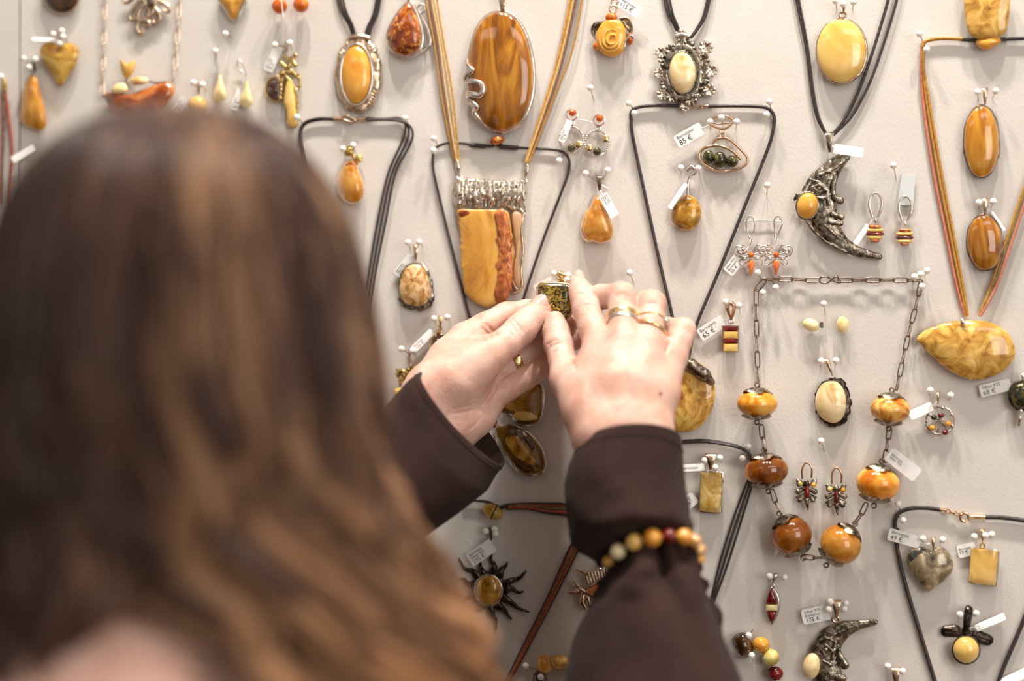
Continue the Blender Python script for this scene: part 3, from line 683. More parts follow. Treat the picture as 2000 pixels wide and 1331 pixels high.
s1 = crom([(985, 780), (1005, 762), (1035, 752), (1058, 752), (1060, 790), (1056, 818), (1045, 829), (1012, 829), (1002, 812), (985, 806), (974, 798)], 60)
s2 = crom([(968, 838), (985, 830), (1004, 832), (1030, 845), (1048, 862), (1062, 885), (1066, 908), (1058, 924), (1036, 928), (1018, 925), (1002, 908), (990, 890), (975, 868)], 64)
for s_, mt, q in ((s1, 'olivedark', 1), (s2, 'olivedark', 2)):
    stone(T, s_, mt, 4, 3.2, 2.4, 'amber_slice', 8, 0.35, rough=0.25); rim(T, s_, 'silver', 4.5, 1.1, plate=2.2, wob=0.022, seed=q)
c_ = s1.mean(0); mk('pale_core', g_dome(c_ + (s1 - c_) * [.82, .80] + [0, -2], 8.3, .4, 1.3, 8), A_['olive'], T); mk('pale_swirl', g_dome(crom([(1002, 812), (1018, 800), (1040, 806), (1050, 818), (1034, 822), (1012, 821)], 30), 8.6, .4, 1.2, 5), A_['egg'], T)
mk('olive_core', g_dome(crom([(986, 856), (1004, 848), (1022, 862), (1038, 884), (1050, 904), (1040, 910), (1016, 900), (998, 884)], 40), 8.2, .4, 1.6, 8), A_['olive'], T); mk('dark_inclusion', g_dome(crom([(1018, 852), (1034, 856), (1046, 874), (1040, 884), (1028, 868)], 24), 8.0, .4, 1.5, 5), A_['brown'], T); mk('dark_inclusion', g_dome(crom([(1002, 904), (1024, 910), (1044, 916), (1036, 924), (1016, 920)], 24), 7.2, .4, 1.4, 5), A_['brown'], T)
mk('side_stone', g_dome(crom([(960, 815), (968, 808), (972, 825), (966, 838), (960, 830)], 20), 3, 1, 2, 4), A_['tea'], T)
pins('holding up the thin black cord', (848, 271, 857, 289), (847, 294, 852, 297), (1092, 314, 1106, 296))

# ---- rose pendant, pair of ring earrings, pear pendant
T = wthing('rose_pendant', 'carved yellow amber rose pendant with silver leaves and orange buds', 'pendant', 1195, 65)
rp = crom([(1180, 42), (1195, 37), (1212, 42), (1222, 60), (1220, 85), (1215, 103), (1196, 112), (1178, 105), (1165, 88), (1164, 68), (1172, 50)], 44); stone(T, rp, 'butter', 4, 4, 2, 'carved_rose', 8, 0.4)
for k, (rx, ry, z) in enumerate(((22, 26, 8.4), (15, 18, 9.6), (8, 10, 10.4))):
    q = ell(1193 + k, 75 + k, rx, ry, 20 * k, 40); a = np.linspace(0, 1, 40, endpoint=False); q = q[: 32]
    mk('petal', g_tube(W3(q, z + 0.4 * np.sin(a[:32] * 9)), np.interp(np.linspace(0, 1, 32), [0, .5, 1], [.0004, .0014, .0004]), 8), A_['butter'], T)
mk('amber_bud', pball(1194, 34, 5, 12, 9, 3), A_['orange'], T); mk('amber_bud', pball(1166, 90, 5, 8, 9, 3, 30), A_['orange'], T); mk('amber_bud', pball(1231, 76, 5, 6, 12, 3), A_['orange'], T)
def leaf(pts, w):
    c = crom(pts, 14, False); n = len(c); t = np.gradient(c, axis=0); t /= np.linalg.norm(t, axis=1)[:, None]; nn = np.stack([-t[:, 1], t[:, 0]], 1); ww = np.sin(np.linspace(0.08, math.pi - 0.05, n))[:, None] * w
    return g_loft([W3(c + nn * ww, 4.2), W3(c + nn * ww * .5, 5.2), W3(c, 4.6), W3(c - nn * ww * .5, 5.2), W3(c - nn * ww, 4.2), W3(c, 3.0)], closed=False)
mk('silver_leaf', gj(leaf([(1180, 42), (1166, 48), (1159, 62), (1162, 74)], 7), ptube([(1180, 42), (1162, 50), (1158, 66), (1163, 76)], 5, .7)), M_['oxid'], T)
mk('silver_leaf', gj(leaf([(1210, 36), (1222, 42), (1229, 55), (1232, 66)], 8), ptube([(1212, 36), (1226, 36), (1234, 52), (1233, 66)], 5, .7)), M_['oxid'], T)
mk('silver_leaf', ptube([(1220, 92), (1222, 80), (1232, 70), (1238, 74)], 7, [.6, 1.2, .8]), M_['silver'], T)
jring(T, 1198, 18, 7, 0.8, 'brassy', 4); jring(T, 1201, 4, 6, 0.7, 'brassy', 4)
tag(1230, 14, 48, 22, -32, 'white price tag at the upper right of the carved rose pendant', ('Bernstein', '115 €'), d=6, to=(1203, 2, 5), flip=True)
pins('standing alone above the beaded hoop earrings', (1153, 172, 1160, 196))
card([(1128, 186), (1200, 194), (1186, 300), (1108, 290)], 'clear plastic card behind the beaded hoop earrings')
T = wthing('hoop_earrings', 'pair of beaded silver hoop earrings with orange studs and small green beads', 'earrings', 1140, 260)
for (sx, sy), (cx, cy) in (((1117, 222), (1116, 273)), ((1170, 233), (1166, 280))):
    jring(T, sx, sy + 2, 11, 0.45, 'silver', 4, 'small_ring'); mk('amber_bead', pball(sx + 1, sy - 2, 5.5, 7.5, 7.5, 2.5), A_['orange'], T); jring(T, (sx * .6 + cx * .4), sy + 19, 4.5, 0.5, 'silver', 4)
    t = np.linspace(0, 2 * math.pi, 160, endpoint=False); q = np.stack([cx + 23.5 * np.cos(t), cy + 25 * np.sin(t)], 1)
    mk('twisted_hoop', g_tube(W3(q, 4), 0.00075 + 0.00035 * np.sin(t * 34), 7, True), M_['silver'], T, 80)
    s = 1 if cx < 1140 else -1
    mk('green_bead', pball(cx, cy + 16, 6, 8, 8, 2.6), A_['greenbead'], T)
    mk('gold_flower', relief(rosette(cx + s * 15, cy + 10, 8, 5), 2.5, k=1), M_['gold'], T); mk('gold_flower', relief(rosette(cx - s * 17, cy + (-2 if s > 0 else -8), 8, 6), 2.5, k=1) , M_['gold'], T)
mk('string', ptube([(1126, 233), (1145, 236), (1160, 241)], 3, .35), M_['paper'], T)
tag(1105, 256, 46, 13, 68, 'narrow price tag hanging over the left beaded hoop', ('Silber 925', '52 €'), d=7, tilt=20, to=(1118, 232, 5))

T = wthing('amber_pendant', 'clear honey pear-shaped amber pendant with a small dark silver bail', 'pendant', 1167, 430)
pp = crom([(1166, 382), (1174, 386), (1184, 402), (1194, 430), (1199, 450), (1195, 468), (1185, 474), (1172, 477), (1160, 473), (1145, 473), (1137, 462), (1133, 448), (1137, 432), (1142, 416), (1152, 404), (1158, 390)], 64)
stone(T, pp, 'clear', 3, 6.5, 2, rings=12, sharp=180); bail(T, 1171, 358, 15, 30, 'chain', 3, 6)
mk('tag_hook', ptube([(1175, 362, 8), (1182, 366, 9), (1187, 369, 8)], 8, .6), M_['paper'], T)
pins('spread apart above the pear-shaped pendant', (1144, 339, 1164, 354), (1187, 333, 1178, 350))
tag(1189, 401, 50, 19, -60, 'long price tag with small print hanging over the pear-shaped pendant', ('Bernstein', 'Silber 925', 'Handarbeit', '89 €'), d=11, tilt=10, to=(1173, 372, 9), flip=True, sizes=[1, 1, 1, 1])
pins('standing alone above the right hand', (1230, 533, 1238, 554))
# ================================================================ jewellery, upper right
T = wthing('cord_necklace', 'black cord necklace with a cream oval stone framed by silver clover leaves', 'necklace', 1333, 142)
for k, a in enumerate((1296, 1301, 1306)): cord(T, [(a - 6, -45), (a + 6, 20), (1318 + k * 3, 52), (1326 + k * 2, 74)], 'black', 0.75, 2 + k * 0.5, 'cord_strand')
for k, a in enumerate((1384, 1388)): cord(T, [(a + 6, -45), (a - 8, 25), (1360 + k * 2, 58), (1347 + k * 2, 74)], 'black', 0.9, 2 + k * 0.5, 'cord_strand')
cl = [[(1334, 70, 3, 10), (1334, 84, 3, 10)]]
t = np.linspace(0, 2 * math.pi, 18, endpoint=False); cl += [[(1333 + 33 * math.cos(a), 142 + 50 * math.sin(a), 4, 10), (1333 + 33 * math.cos(a + .35), 142 + 50 * math.sin(a + .35), 4, 10)] for a in t]
mk('frame', relief(cl, 2.0, 0.3, 1.8, 3), M_['oxid'], T)
def clover(cx, cy, R, rot, w=8):
    f = []
    for k in range(4):
        a = rot + k * math.pi / 2
        for s in (-.38, .38): f.append([(cx + .25 * R * math.cos(a), cy + .25 * R * math.sin(a), w, R * .16), (cx + .78 * R * math.cos(a + s), cy + .78 * R * math.sin(a + s), w + 2, R * .27)])
    return f
cv = [(1330, 70, 13, .2, 's'), (1345, 92, 14, .6, 'o'), (1379, 93, 15, .3, 's'), (1312, 98, 13, .8, 'o'), (1291, 103, 12, .1, 's'), (1372, 118, 14, .5, 'o'), (1299, 120, 13, .4, 'o'), (1390, 138, 13, .2, 's'), (1287, 143, 12, .6, 's'), (1300, 146, 11, .1, 'o'),
      (1374, 154, 14, .9, 'o'), (1300, 164, 12, .3, 'o'), (1385, 176, 14, .2, 's'), (1294, 184, 13, .7, 's'), (1312, 188, 13, .1, 'o'), (1348, 194, 15, .6, 'o'), (1366, 180, 12, .2, 'o'), (1338, 208, 11, .3, 's')]
for cx, cy, R, rot, kd in cv: mk('clover_leaf', relief(clover(cx, cy, R, rot, 9 if kd == 'o' else 6), 2.0, 0.3, 1.5, 1.2), M_['oxid' if kd == 'o' else 'silverwrap'], T, 80)
mk('bail_tube', ptube([(1320, 72), (1334, 69), (1348, 73)], 4, [2.0, 2.4, 2.0], 10), M_['silverwrap'], T)
ov = ell(1333, 142, 26, 41, -3, 56); rim(T, ov, 'oxid', 6.2, 1.0, plate=2); stone(T, ov, 'cream', 4, 5, 2.2, 'cream_stone')

T = wthing('cord_necklace', 'black rubber cord necklace with mottled amber disc under a silver fish head', 'necklace', 1355, 207)
cord(T, [(1233, 236), (1232, 222), (1240, 212), (1262, 207), (1300, 206), (1327, 207)], 'black', 1.15, 2.2); cord(T, [(1384, 208), (1430, 207), (1478, 208), (1500, 212), (1511, 224), (1512, 244), (1500, 290), (1452, 410), (1404, 530), (1360, 636), (1345, 700)], 'black', 1.1, 2.2, samples=80)
cord(T, [(1233, 232), (1235, 262), (1258, 372), (1288, 510), (1313, 618), (1325, 690)], 'black', 1.1, 2.2, samples=60)
mk('clasp', gj(ptube([(1350, 207), (1358, 203), (1366, 206), (1372, 210), (1364, 212), (1354, 211), (1350, 207)], 3, .6), ptube([(1372, 207), (1384, 208)], 2.5, 1.3, smooth=False), ptube([(1327, 207), (1336, 207)], 2.5, 1.3, smooth=False)), M_['brassy'], T)
disc = crom([(1330, 716), (1352, 706), (1372, 712), (1388, 732), (1397, 760), (1394, 790), (1380, 820), (1358, 840), (1330, 845), (1306, 842), (1290, 815), (1288, 770), (1304, 735)], 60)
stone(T, disc, 'mottled', 3, 5, 2.4, 'amber_disc', 10, 0.4)
mk('amber_pit', g_dome(ell(1331, 773, 7, 9), 9.6, .5, .5, 3), A_['tea'], T); mk('amber_pit', g_dome(ell(1379, 769, 8, 5), 8.0, .5, .6, 3), A_['tea'], T)
mk('silver_fish_head', relief([[(1325, 704, 8, 10), (1350, 714, 14, 13), (1375, 732, 14, 13), (1388, 746, 10, 8)], [(1385, 742, 16, 4), (1393, 748, 10, 4)]], 3.5, 0.4, 1.8, 2), M_['oxid'], T)
pins('holding the left corner of the rubber cord', (1228, 202, 1239, 214), (1239, 221, 1234, 222)); pins('holding the right corner of the rubber cord', (1503, 199, 1506, 214), (1497, 224, 1508, 216))

T = wthing('amber_pendant', 'rose gold wire pendant with three dark green amber beads and an oval toggle', 'pendant', 1410, 300)
mk('outer_wire', ptube([(1391, 280), (1400, 272), (1416, 270), (1430, 277), (1450, 296), (1460, 310), (1456, 322), (1440, 331), (1415, 335), (1390, 330), (1370, 315), (1366, 303), (1372, 292), (1386, 286), (1404, 285), (1425, 292), (1442, 306), (1448, 313)], 4, .9, 8, 120), M_['rose'], T)
for x, y, rx, ry in ((1384, 307, 11, 14), (1406, 312, 13, 16), (1430, 315, 12, 12)): mk('green_bead', pball(x, y, 4.5, rx, ry, 3.6), A_['greenbead'], T)
mk('toggle', gj(ptube([(1386, 242), (1400, 228), (1418, 227), (1432, 236), (1420, 250), (1408, 252), (1396, 248)], 4, .8, closed=True), ptube([(1390, 240), (1404, 242), (1424, 240)], 5, .6)), M_['rose'], T); jring(T, 1411, 257, 4.5, 0.5, 'rose', 4); jring(T, 1411, 265, 4.5, 0.5, 'rose', 4)
pins('holding the rose gold wire pendant', (1387, 238), (1409, 230), (1439, 238))
tag(1346, 264, 58, 26, 30, 'white price tag reading 85 euro beside the rose gold wire pendant', ('Bernstein', '85 €'), d=5, to=(1392, 240, 5), sizes=[1, 1.5])

T = wthing('amber_pendant', 'round yellow amber drop pendant with a dark mossy inclusion', 'pendant', 1341, 415)
rd = crom([(1342, 381), (1356, 386), (1368, 402), (1370, 422), (1362, 442), (1346, 451), (1326, 448), (1313, 434), (1311, 415), (1318, 398), (1330, 386)], 48); stone(T, rd, 'olive', 3, 6, 2, rings=12)
mk('dark_inclusion', g_dome(crom([(1316, 408), (1324, 400), (1336, 406), (1333, 417), (1320, 420)], 20), 7.2, .6, 1.0, 4), A_['brown'], T)
mk('bail', gj(ptube([(1340, 334), (1350, 326), (1358, 334), (1352, 342)], 5, [1.4, 1.8, 1.4]), ptube([(1351, 340), (1346, 350), (1344, 362)], 5, 1.0), ptube([(1344, 360), (1343, 382)], 5, 1.1, smooth=False)), M_['silver'], T)
pins('holding the round yellow drop pendant', (1330, 328), (1364, 329))
tag(1324, 383, 58, 15, 56, 'white price tag seen almost edge-on left of the round yellow drop', d=9, tilt=52, to=(1344, 360, 6))
pins('standing alone between the rubber cord and the big moon', (1499, 362, 1498, 381))

T = wthing('butterfly_earrings', 'pair of silver filigree butterfly earrings with orange amber bodies', 'earrings', 1492, 495)
for cx, cy, hx in ((1467, 498, 1466), (1516, 498, 1520)):
    g = []
    for s in (-1, 1):
        for q in ([(0, 0), (14, -14), (27, -17), (32, -8), (24, 2), (8, 4)], [(0, 4), (12, 4), (22, 12), (18, 20), (8, 14), (0, 8)], [(2, -2), (14, -8), (24, -10)], [(2, 0), (12, -3), (28, -6)], [(2, -4), (8, -14), (14, -20), (18, -14), (8, -4)]):
            g.append(ptube([(cx + s * a, cy + b_, 4) for a, b_ in q], 4, .5, 6))
        for a, b_ in ((16, -11), (25, -10), (12, 8), (20, -3)): g.append(pball(cx + s * a, cy + b_, 4.4, 3.6, 2.6, 0.9))
    mk('filigree_wing', gj(*g), M_['silver'], T)
    mk('amber_bead', pball(cx, cy, 5.5, 5.5, 6, 1.9), A_['orange'], T); stone(T, crom([(cx, cy + 8), (cx + 7, cy + 18), (cx + 6, cy + 26), (cx, cy + 42), (cx - 6, cy + 26), (cx - 7, cy + 18)], 24), 'orange', 3.5, 3, 1, 'amber_drop')
    mk('ear_hook', ptube([(cx, cy - 18, 4), (cx + 4, cy - 40, 4), (hx + 8, cy - 62, 5), (hx, cy - 76, 5), (hx - 8, cy - 66, 5), (hx - 7, cy - 50, 4), (cx - 2, cy - 30, 4)], 4, .55), M_['silver'], T)
mk('string', ptube([(1455, 432), (1490, 431), (1526, 433)], 2.2, .4), M_['paper'], T)
tag(1436, 514, 48, 24, 52, 'price tag left of the butterfly earrings against the rubber cord', ('Silber 925', 'Bernstein', '55 €'), d=3, to=(1462, 482, 4))

# ---- moon face pendant (upper) on black cords
T = wthing('cord_necklace', 'double black cord necklace with a big dark silver crescent moon face and yellow cheek stone', 'necklace', 1610, 400)
cord(T, [(1548, -45), (1560, 20), (1575, 95), (1586, 180), (1596, 228), (1612, 260)], 'black', 1.0, 2.5, 'cord_strand'); cord(T, [(1552, -45), (1564, 20), (1578, 95), (1589, 180), (1599, 228), (1614, 262)], 'black', 0.8, 3.0, 'cord_strand')
cord(T, [(1744, -45), (1732, 10), (1700, 115), (1672, 190), (1645, 240), (1624, 264)], 'black', 1.0, 2.5, 'cord_strand'); cord(T, [(1760, -45), (1749, 10), (1718, 110), (1695, 170), (1665, 225), (1628, 264)], 'black', 0.9, 2.5, 'cord_strand')
mf = [[(1650, 306, 5, 11), (1628, 326, 0, 17), (1612, 348, -8.9, 25.9), (1604, 378, -17.6, 34.6), (1604, 404, -21.9, 38.9), (1608, 428, -15.4, 32.4), (1622, 454, -6.8, 23.8), (1645, 477, 2, 15), (1675, 492, 5, 10), (1718, 502, 4, 6)],
      [(1632, 345, 16, 4), (1626, 365, 18, 4), (1630, 385, 18, 5), (1641, 392, 14, 8)], [(1584, 352, 22, 3), (1600, 356, 25, 3), (1614, 364, 24, 3)], [(1586, 366, 25, 2.6), (1600, 361, 28, 2.6), (1613, 370, 27, 2.6), (1602, 377, 28, 2.6), (1586, 366, 26, 2.6)],
      [(1600, 369, 28, 3.4)], [(1590, 384, 27, 2.5), (1606, 388, 28, 3), (1622, 380, 25, 2.5)], [(1626, 418, 18, 5), (1644, 424, 12, 6)], [(1620, 434, 20, 4), (1642, 436, 12, 6)], [(1620, 352, 20, 3), (1616, 380, 26, 3), (1620, 400, 24, 3.5)],
      [(1575, 430, 18, 3), (1590, 452, 17, 3), (1612, 472, 15, 3), (1650, 492, 12, 3), (1690, 498, 8, 2.5)], [(1612, 440, 20, 3), (1635, 462, 16, 3), (1668, 484, 11, 3)], [(1558, 382, 10, 5), (1552, 390, 8, 3)], [(1590, 338, 16, 3), (1580, 352, 18, 3), (1568, 372, 16, 3)], [(1645, 316, 13, 3), (1620, 335, 18, 3), (1600, 342, 20, 3)]]
mk('moon_face', relief(mf, 2.5, 0.20, 1.5, 2.0), M_['oxid'], T, 180)
mk('cheek_stone', pball(1577, 402, 8, 20.5, 25.5, 5, 12), A_['butter'], T); rim(T, ell(1577, 402, 20.5, 26, 12), 'oxid', 7.5, 1.0)
bail(T, 1620, 278, 18, 40, 'oxid', 3, 7)
tag(1657, 294, 58, 21, -8, 'white price tag across the top of the big moon face pendant', d=9, tilt=30, to=(1626, 284, 9), flip=True)

T = wthing('amber_pendant', 'large smooth oval pale yellow amber pendant in a dark thin rim', 'pendant', 1643, 98)
ov = ell(1643, 99, 48, 62, 0, 64); stone(T, ov, 'egg', 4, 5, 2.2, rings=12); rim(T, ov + [1, 1], 'brassy', 5, 1.1, plate=2); jring(T, 1646, 30, 6, .9, 'brassy', 5); bail(T, 1648, 14, 10, 24, 'brassy')
pins('holding the smooth oval pale yellow pendant', (1632, 2), (1647, 8), (1667, 4))

T = wthing('striped_earrings', 'pair of round earrings striped honey and dark red amber on silver hoops', 'earrings', 1738, 455)
for x, y in ((1709, 455), (1767, 462)):
    for k, (dy, hw, m_) in enumerate(((-12, 11, 'cognac'), (-5, 14, 'egg'), (2, 15, 'red'), (9, 13, 'egg'), (15, 8, 'tea'))): stone(T, crom([(x - hw, y + dy - 3), (x + hw, y + dy - 3), (x + hw * .97, y + dy + 3.4), (x - hw * .97, y + dy + 3.4)], 24), m_, 3, 3.2, 1.2, 'amber_band', 6, .4)
    mk('ear_hoop', gj(ptube([(x - 4, y - 30, 5), (x - 11, y - 52, 5), (x - 8, y - 70, 5), (x + 2, y - 78, 5), (x + 12, y - 68, 5), (x + 13, y - 50, 5), (x + 5, y - 30, 5)], 5, [.8, 1.1, .9, .7, .9, 1.1, .8]), pball(x + 1, y - 24, 4.5, 3.5, 5, 1.2)), M_['silver'], T)
card([(1702, 328), (1792, 344), (1778, 480), (1692, 470)], 'clear plastic card behind the striped round earrings')
o = mk('adhesive_label', g_slab([(1762, 340), (1788, 342), (1784, 402), (1752, 400)], 1.8, 2.0, 0.05), plain('pale_blue_sticker', (206, 210, 212), 0.5), None, 30); tag_props(o, 'pale blue blank sticker on the clear card of the striped earrings', 'sticker')
pins('on the clear card of the striped earrings', (1745, 323, 1750, 350)); tag(1683, 458, 46, 13, 55, 'thin price tag between the moon face and the striped earrings', d=4, tilt=40, to=(1704, 428, 5))

# ---- right edge: rectangle, ochre cords, big drop
T = wthing('amber_pendant', 'rectangular cream and brown amber pendant above the ochre cord', 'pendant', 1927, 35)
stone(T, crom([(1886, -20), (1930, -22), (1970, -20), (1972, 20), (1966, 60), (1950, 72), (1920, 78), (1896, 68), (1886, 40)], 48), 'mottled', 4, 3.5, 3, rings=9, pw=.35)
T = wthing('cord_necklace', 'salmon and ochre cord necklace with a broad mottled yellow amber drop lying sideways', 'necklace', 1888, 680)
cord(T, [(1806, 100), (1802, 88), (1812, 79), (1840, 75), (1880, 76)], 'ochre', 1.3, 2.5); cord(T, [(1878, 77), (1905, 79), (1930, 82), (1958, 77), (2012, 75), (2052, 80), (2066, 96)], 'black', 1.2, 2.5)
mk('toggle_chunk', g_dome(crom([(1908, 78), (1925, 72), (1945, 70), (1956, 80), (1945, 90), (1928, 98), (1914, 94), (1906, 86)], 28), 4, 1, 4, 6), A_['butter'], T)
for k, (off, m_) in enumerate(((0, 'salmon'), (7, 'ochre'), (12, 'ochre'))): cord(T, [(1801 + k * 2, 92), (1799 + off * .4, 130), (1803 + off, 200), (1822 + off * 1.3, 330), (1850 + off * 1.2, 470), (1871 + off, 570), (1886 + off * .3, 618)], m_, 0.95, 2.2 + .4 * k, 'cord_strand')
for k, (off, m_) in enumerate(((0, 'ochre'), (5, 'oliv'), (12, 'salmon'))): cord(T, [(2066, 96), (2062 + off, 180), (2030 + off, 285), (1996 + off, 380), (1962 + off, 480), (1935 + off * .9, 560), (1912 + off * .2, 618)], m_, 0.95, 3.6 + .4 * k, 'cord_strand')
bd = crom([(1790, 661), (1812, 643), (1850, 630), (1893, 626), (1935, 630), (1966, 648), (1980, 672), (1983, 694), (1968, 718), (1940, 736), (1908, 743), (1880, 738), (1850, 722), (1820, 696), (1800, 676)], 64)
stone(T, bd, 'mottled', 3, 6, 3, 'amber_drop', 12, ctr=(1900, 685)); mk('pearl_bead', pball(1880, 629, 10, 5, 7, 1.8), M_['silver'], T)
pins('holding the left corner of the ochre cord', (1796, 66, 1802, 80), (1810, 97, 1804, 84)); 
for (cx, cy, rx, ry, m_, yb, lab, pn) in ((1917, 277, 34, 70, 'tea', 188, 'long oval brown-orange amber pendant between the ochre cords', 'holding the long oval brown-orange pendant'), (1923, 474, 34, 54, 'olivedark', 404, 'egg-shaped brown amber pendant with a pale corner between the ochre cords', 'holding the egg-shaped brown pendant')):
    T = wthing('amber_pendant', lab, 'pendant', cx, cy); ov = ell(cx, cy, rx, ry, 3, 56); ov[:, 0] += np.sin((ov[:, 1] - cy) / ry * 2.0) * 2.5
    stone(T, ov, 'honey' if m_ == 'tea' else 'honeystripe', 3.5, 5, 2.4, rings=12); rim(T, ov, 'chain', 4.2, .9, plate=2, wob=.008)
    bail(T, cx + 7 if yb < 200 else cx + 1, yb, 13, 34, 'brassy'); pins(pn, (cx - 7 if yb < 200 else cx - 11, yb - 8), (cx + 28 if yb < 200 else cx + 17, yb - 10))
tag(1950, 432, 44, 10, -55, 'thin price tag seen edge-on beside the egg-shaped brown pendant', d=4, tilt=60, to=(1928, 408, 4), flip=True)

# ================================================================ middle left
T = wthing('amber_pendant', 'teardrop amber pendant under a bail of two gold roses', 'pendant', 685, 350)
tp = crom([(683, 314), (692, 317), (702, 335), (711, 360), (710, 384), (700, 397), (688, 400), (672, 394), (660, 378), (657, 360), (662, 340), (672, 320)], 46); stone(T, tp, 'clear', 3, 7, 2, rings=12)
mk('dark_top', g_dome(crom([(676, 319), (690, 317), (698, 330), (690, 334), (674, 332)], 20), 7.5, .5, 1.2, 4), A_['tea'], T)
mk('gold_rose', relief(rosette(682, 296, 13, 7), 2, k=1, h=1.3), M_['goldleaf'], T); mk('gold_rose', relief(rosette(701, 311, 9, 6), 2, k=1, h=1.3), M_['goldleaf'], T); mk('gold_stem', relief([[(690, 305, 4, 4), (697, 320, 4, 3)]], 2), M_['goldleaf'], T)
pins('holding the gold rose bail', (670, 291), (690, 284))
T = wthing('cord_necklace', 'black triple cord necklace with a rose gold lobster clasp above the gold roses', 'necklace', 690, 233)
cord(T, [(640, 640), (610, 400), (592, 300), (587, 262), (595, 243), (616, 235), (640, 233), (652, 234)], 'black', 1.0, 2.2, samples=60); cord(T, [(637, 640), (607, 400), (589, 300), (585, 262), (593, 241), (616, 232), (640, 231), (652, 232)], 'black', 0.9, 2.8, samples=60)
for k, (e, b_) in enumerate((((722, 520), 790), ((729, 522), 795), ((735, 524), 800))): cord(T, [(715, 231 + 2 * k), (750, 232 + k), (782, 231 + 3 * k), (b_ + 2, 246 + k), (b_ + 4 - (2 - k) * 4, 275), (b_ - 32 + k * 2, 340), (b_ - 52 + 3 * k, 430), (e[0], e[1]), (e[0] - 22, e[1] + 120)], 'black', 0.8, 2 + .5 * k, 'cord_strand', samples=80)
cyl(T, (652, 232), (668, 233), 1.5, 'rose'); cyl(T, (698, 233), (714, 232), 1.5, 'rose'); mk('clasp', ptube([(668, 232), (676, 226), (686, 230), (694, 236), (686, 239), (676, 236), (668, 232)], 4, [.8, 1.2, 1.0, .7]), M_['brassy'], T)
pins('holding the left corner of the triple cord', (580, 229, 593, 242)); pins('holding the right corner of the triple cord', (791, 231, 796, 240))

T = wthing('amber_pendant', 'swirled cream and brown stone pendant in a rough hammered silver edge', 'pendant', 812, 560)
ag = crom([(808, 516), (822, 518), (833, 535), (840, 560), (838, 585), (825, 597), (808, 598), (790, 592), (781, 575), (780, 555), (787, 532), (797, 520)], 56)
ag2 = np.array([816, 562]) + (ag - [812, 558]) * [1.16, 1.13]; rs = np.random.RandomState(2); ag2 += rs.randn(56, 2) * 1.2
mk('hammered_edge', g_dome(ag2, 2, 1.2, 2.0, 6, .4, None, .4, 3), M_['oxid'], T, 180); stone(T, ag, 'agate', 4, 4.5, 1.5, 'swirled_stone'); rim(T, ag, 'oxid', 5, .9)
bail(T, 812, 494, 12, 32, 'brassy', 3, 6); pins('holding the swirled cream and brown pendant', (797, 474), (819, 473))
tag(791, 519, 50, 21, 50, 'price tag tucked behind the swirled cream and brown pendant', ('Bernstein', 'Silber 925', '98 €'), d=2, to=(810, 496, 5))

T = wthing('turtle_pendant', 'gold turtle pendant with a honeycomb shell of dark stones', 'pendant', 856, 668)
sh = ell(858, 675, 17, 26, 8, 40); mk('shell', g_dome(sh, 3, 1.2, 4, 8), A_['brown'], T)
tg = [[(858, 648, 6, 5), (859, 640, 6, 5)], [(842, 658, 5, 3), (834, 664, 4, 3)], [(872, 656, 5, 3), (880, 660, 4, 3)], [(843, 692, 5, 3), (836, 700, 4, 3)]]
tg += [[(858 + 17 * math.cos(a), 675 + 26 * math.sin(a), 8, 2.4), (858 + 17 * math.cos(a + .4), 675 + 26 * math.sin(a + .4), 8, 2.4)] for a in np.linspace(0, 2 * math.pi, 16)]
hexa = [(858 + 7 * math.cos(a), 672 + 8 * math.sin(a), 17, 1.6) for a in np.linspace(0, 2 * math.pi, 7)]
tg += [hexa] + [[hexa[k], (858 + 17 * math.cos(k * math.pi / 3), 675 + 26 * math.sin(k * math.pi / 3), 9, 1.6)] for k in range(6)]
hex2 = [(858 + 6 * math.cos(a), 688 + 5 * math.sin(a), 15, 1.5) for a in np.linspace(0, 2 * math.pi, 7)]; tg += [hex2]
mk('gold_body', relief(tg, 2.4, .3, 1.2, .8), M_['gold'], T); bail(T, 860, 630, 9, 24, 'gold', 3, 5); pins('holding the gold turtle', (848, 623), (874, 620))
tag(826, 665, 52, 16, 44, 'white price tag left of the gold turtle', ('Bernstein', '125 €'), d=4, tilt=25, to=(857, 640, 6))

T = wthing('filigree_pendant', 'gold filigree square pendant with a yellow stone beside the left cuff', 'pendant', 796, 745)
rs = np.random.RandomState(8); fg = []
for k in range(26):
    x, y = 796 + rs.uniform(-20, 20), 738 + rs.uniform(-20, 20); fg.append([(x, y, 3 + rs.uniform(0, 5), rs.uniform(2.5, 4.5)), (x + rs.uniform(-9, 9), y + rs.uniform(-9, 9), 4, 2.6)])
mk('filigree', relief(fg, 2.4, .3, 1.4, 1.0), M_['goldleaf'], T, 80); stone(T, crom([(772, 760), (800, 758), (822, 764), (806, 778), (778, 782), (770, 772)], 30), 'egg', 4, 3, 1.4, 'yellow_stone'); mk('stem', relief([[(798, 700, 4, 4), (802, 716, 4, 4), (799, 726, 4, 4)]], 2.4), M_['brassy'], T)
bail(T, 800, 692, 8, 18, 'brassy'); pins('holding the gold filigree square', (784, 682, 800, 692), (806, 686))
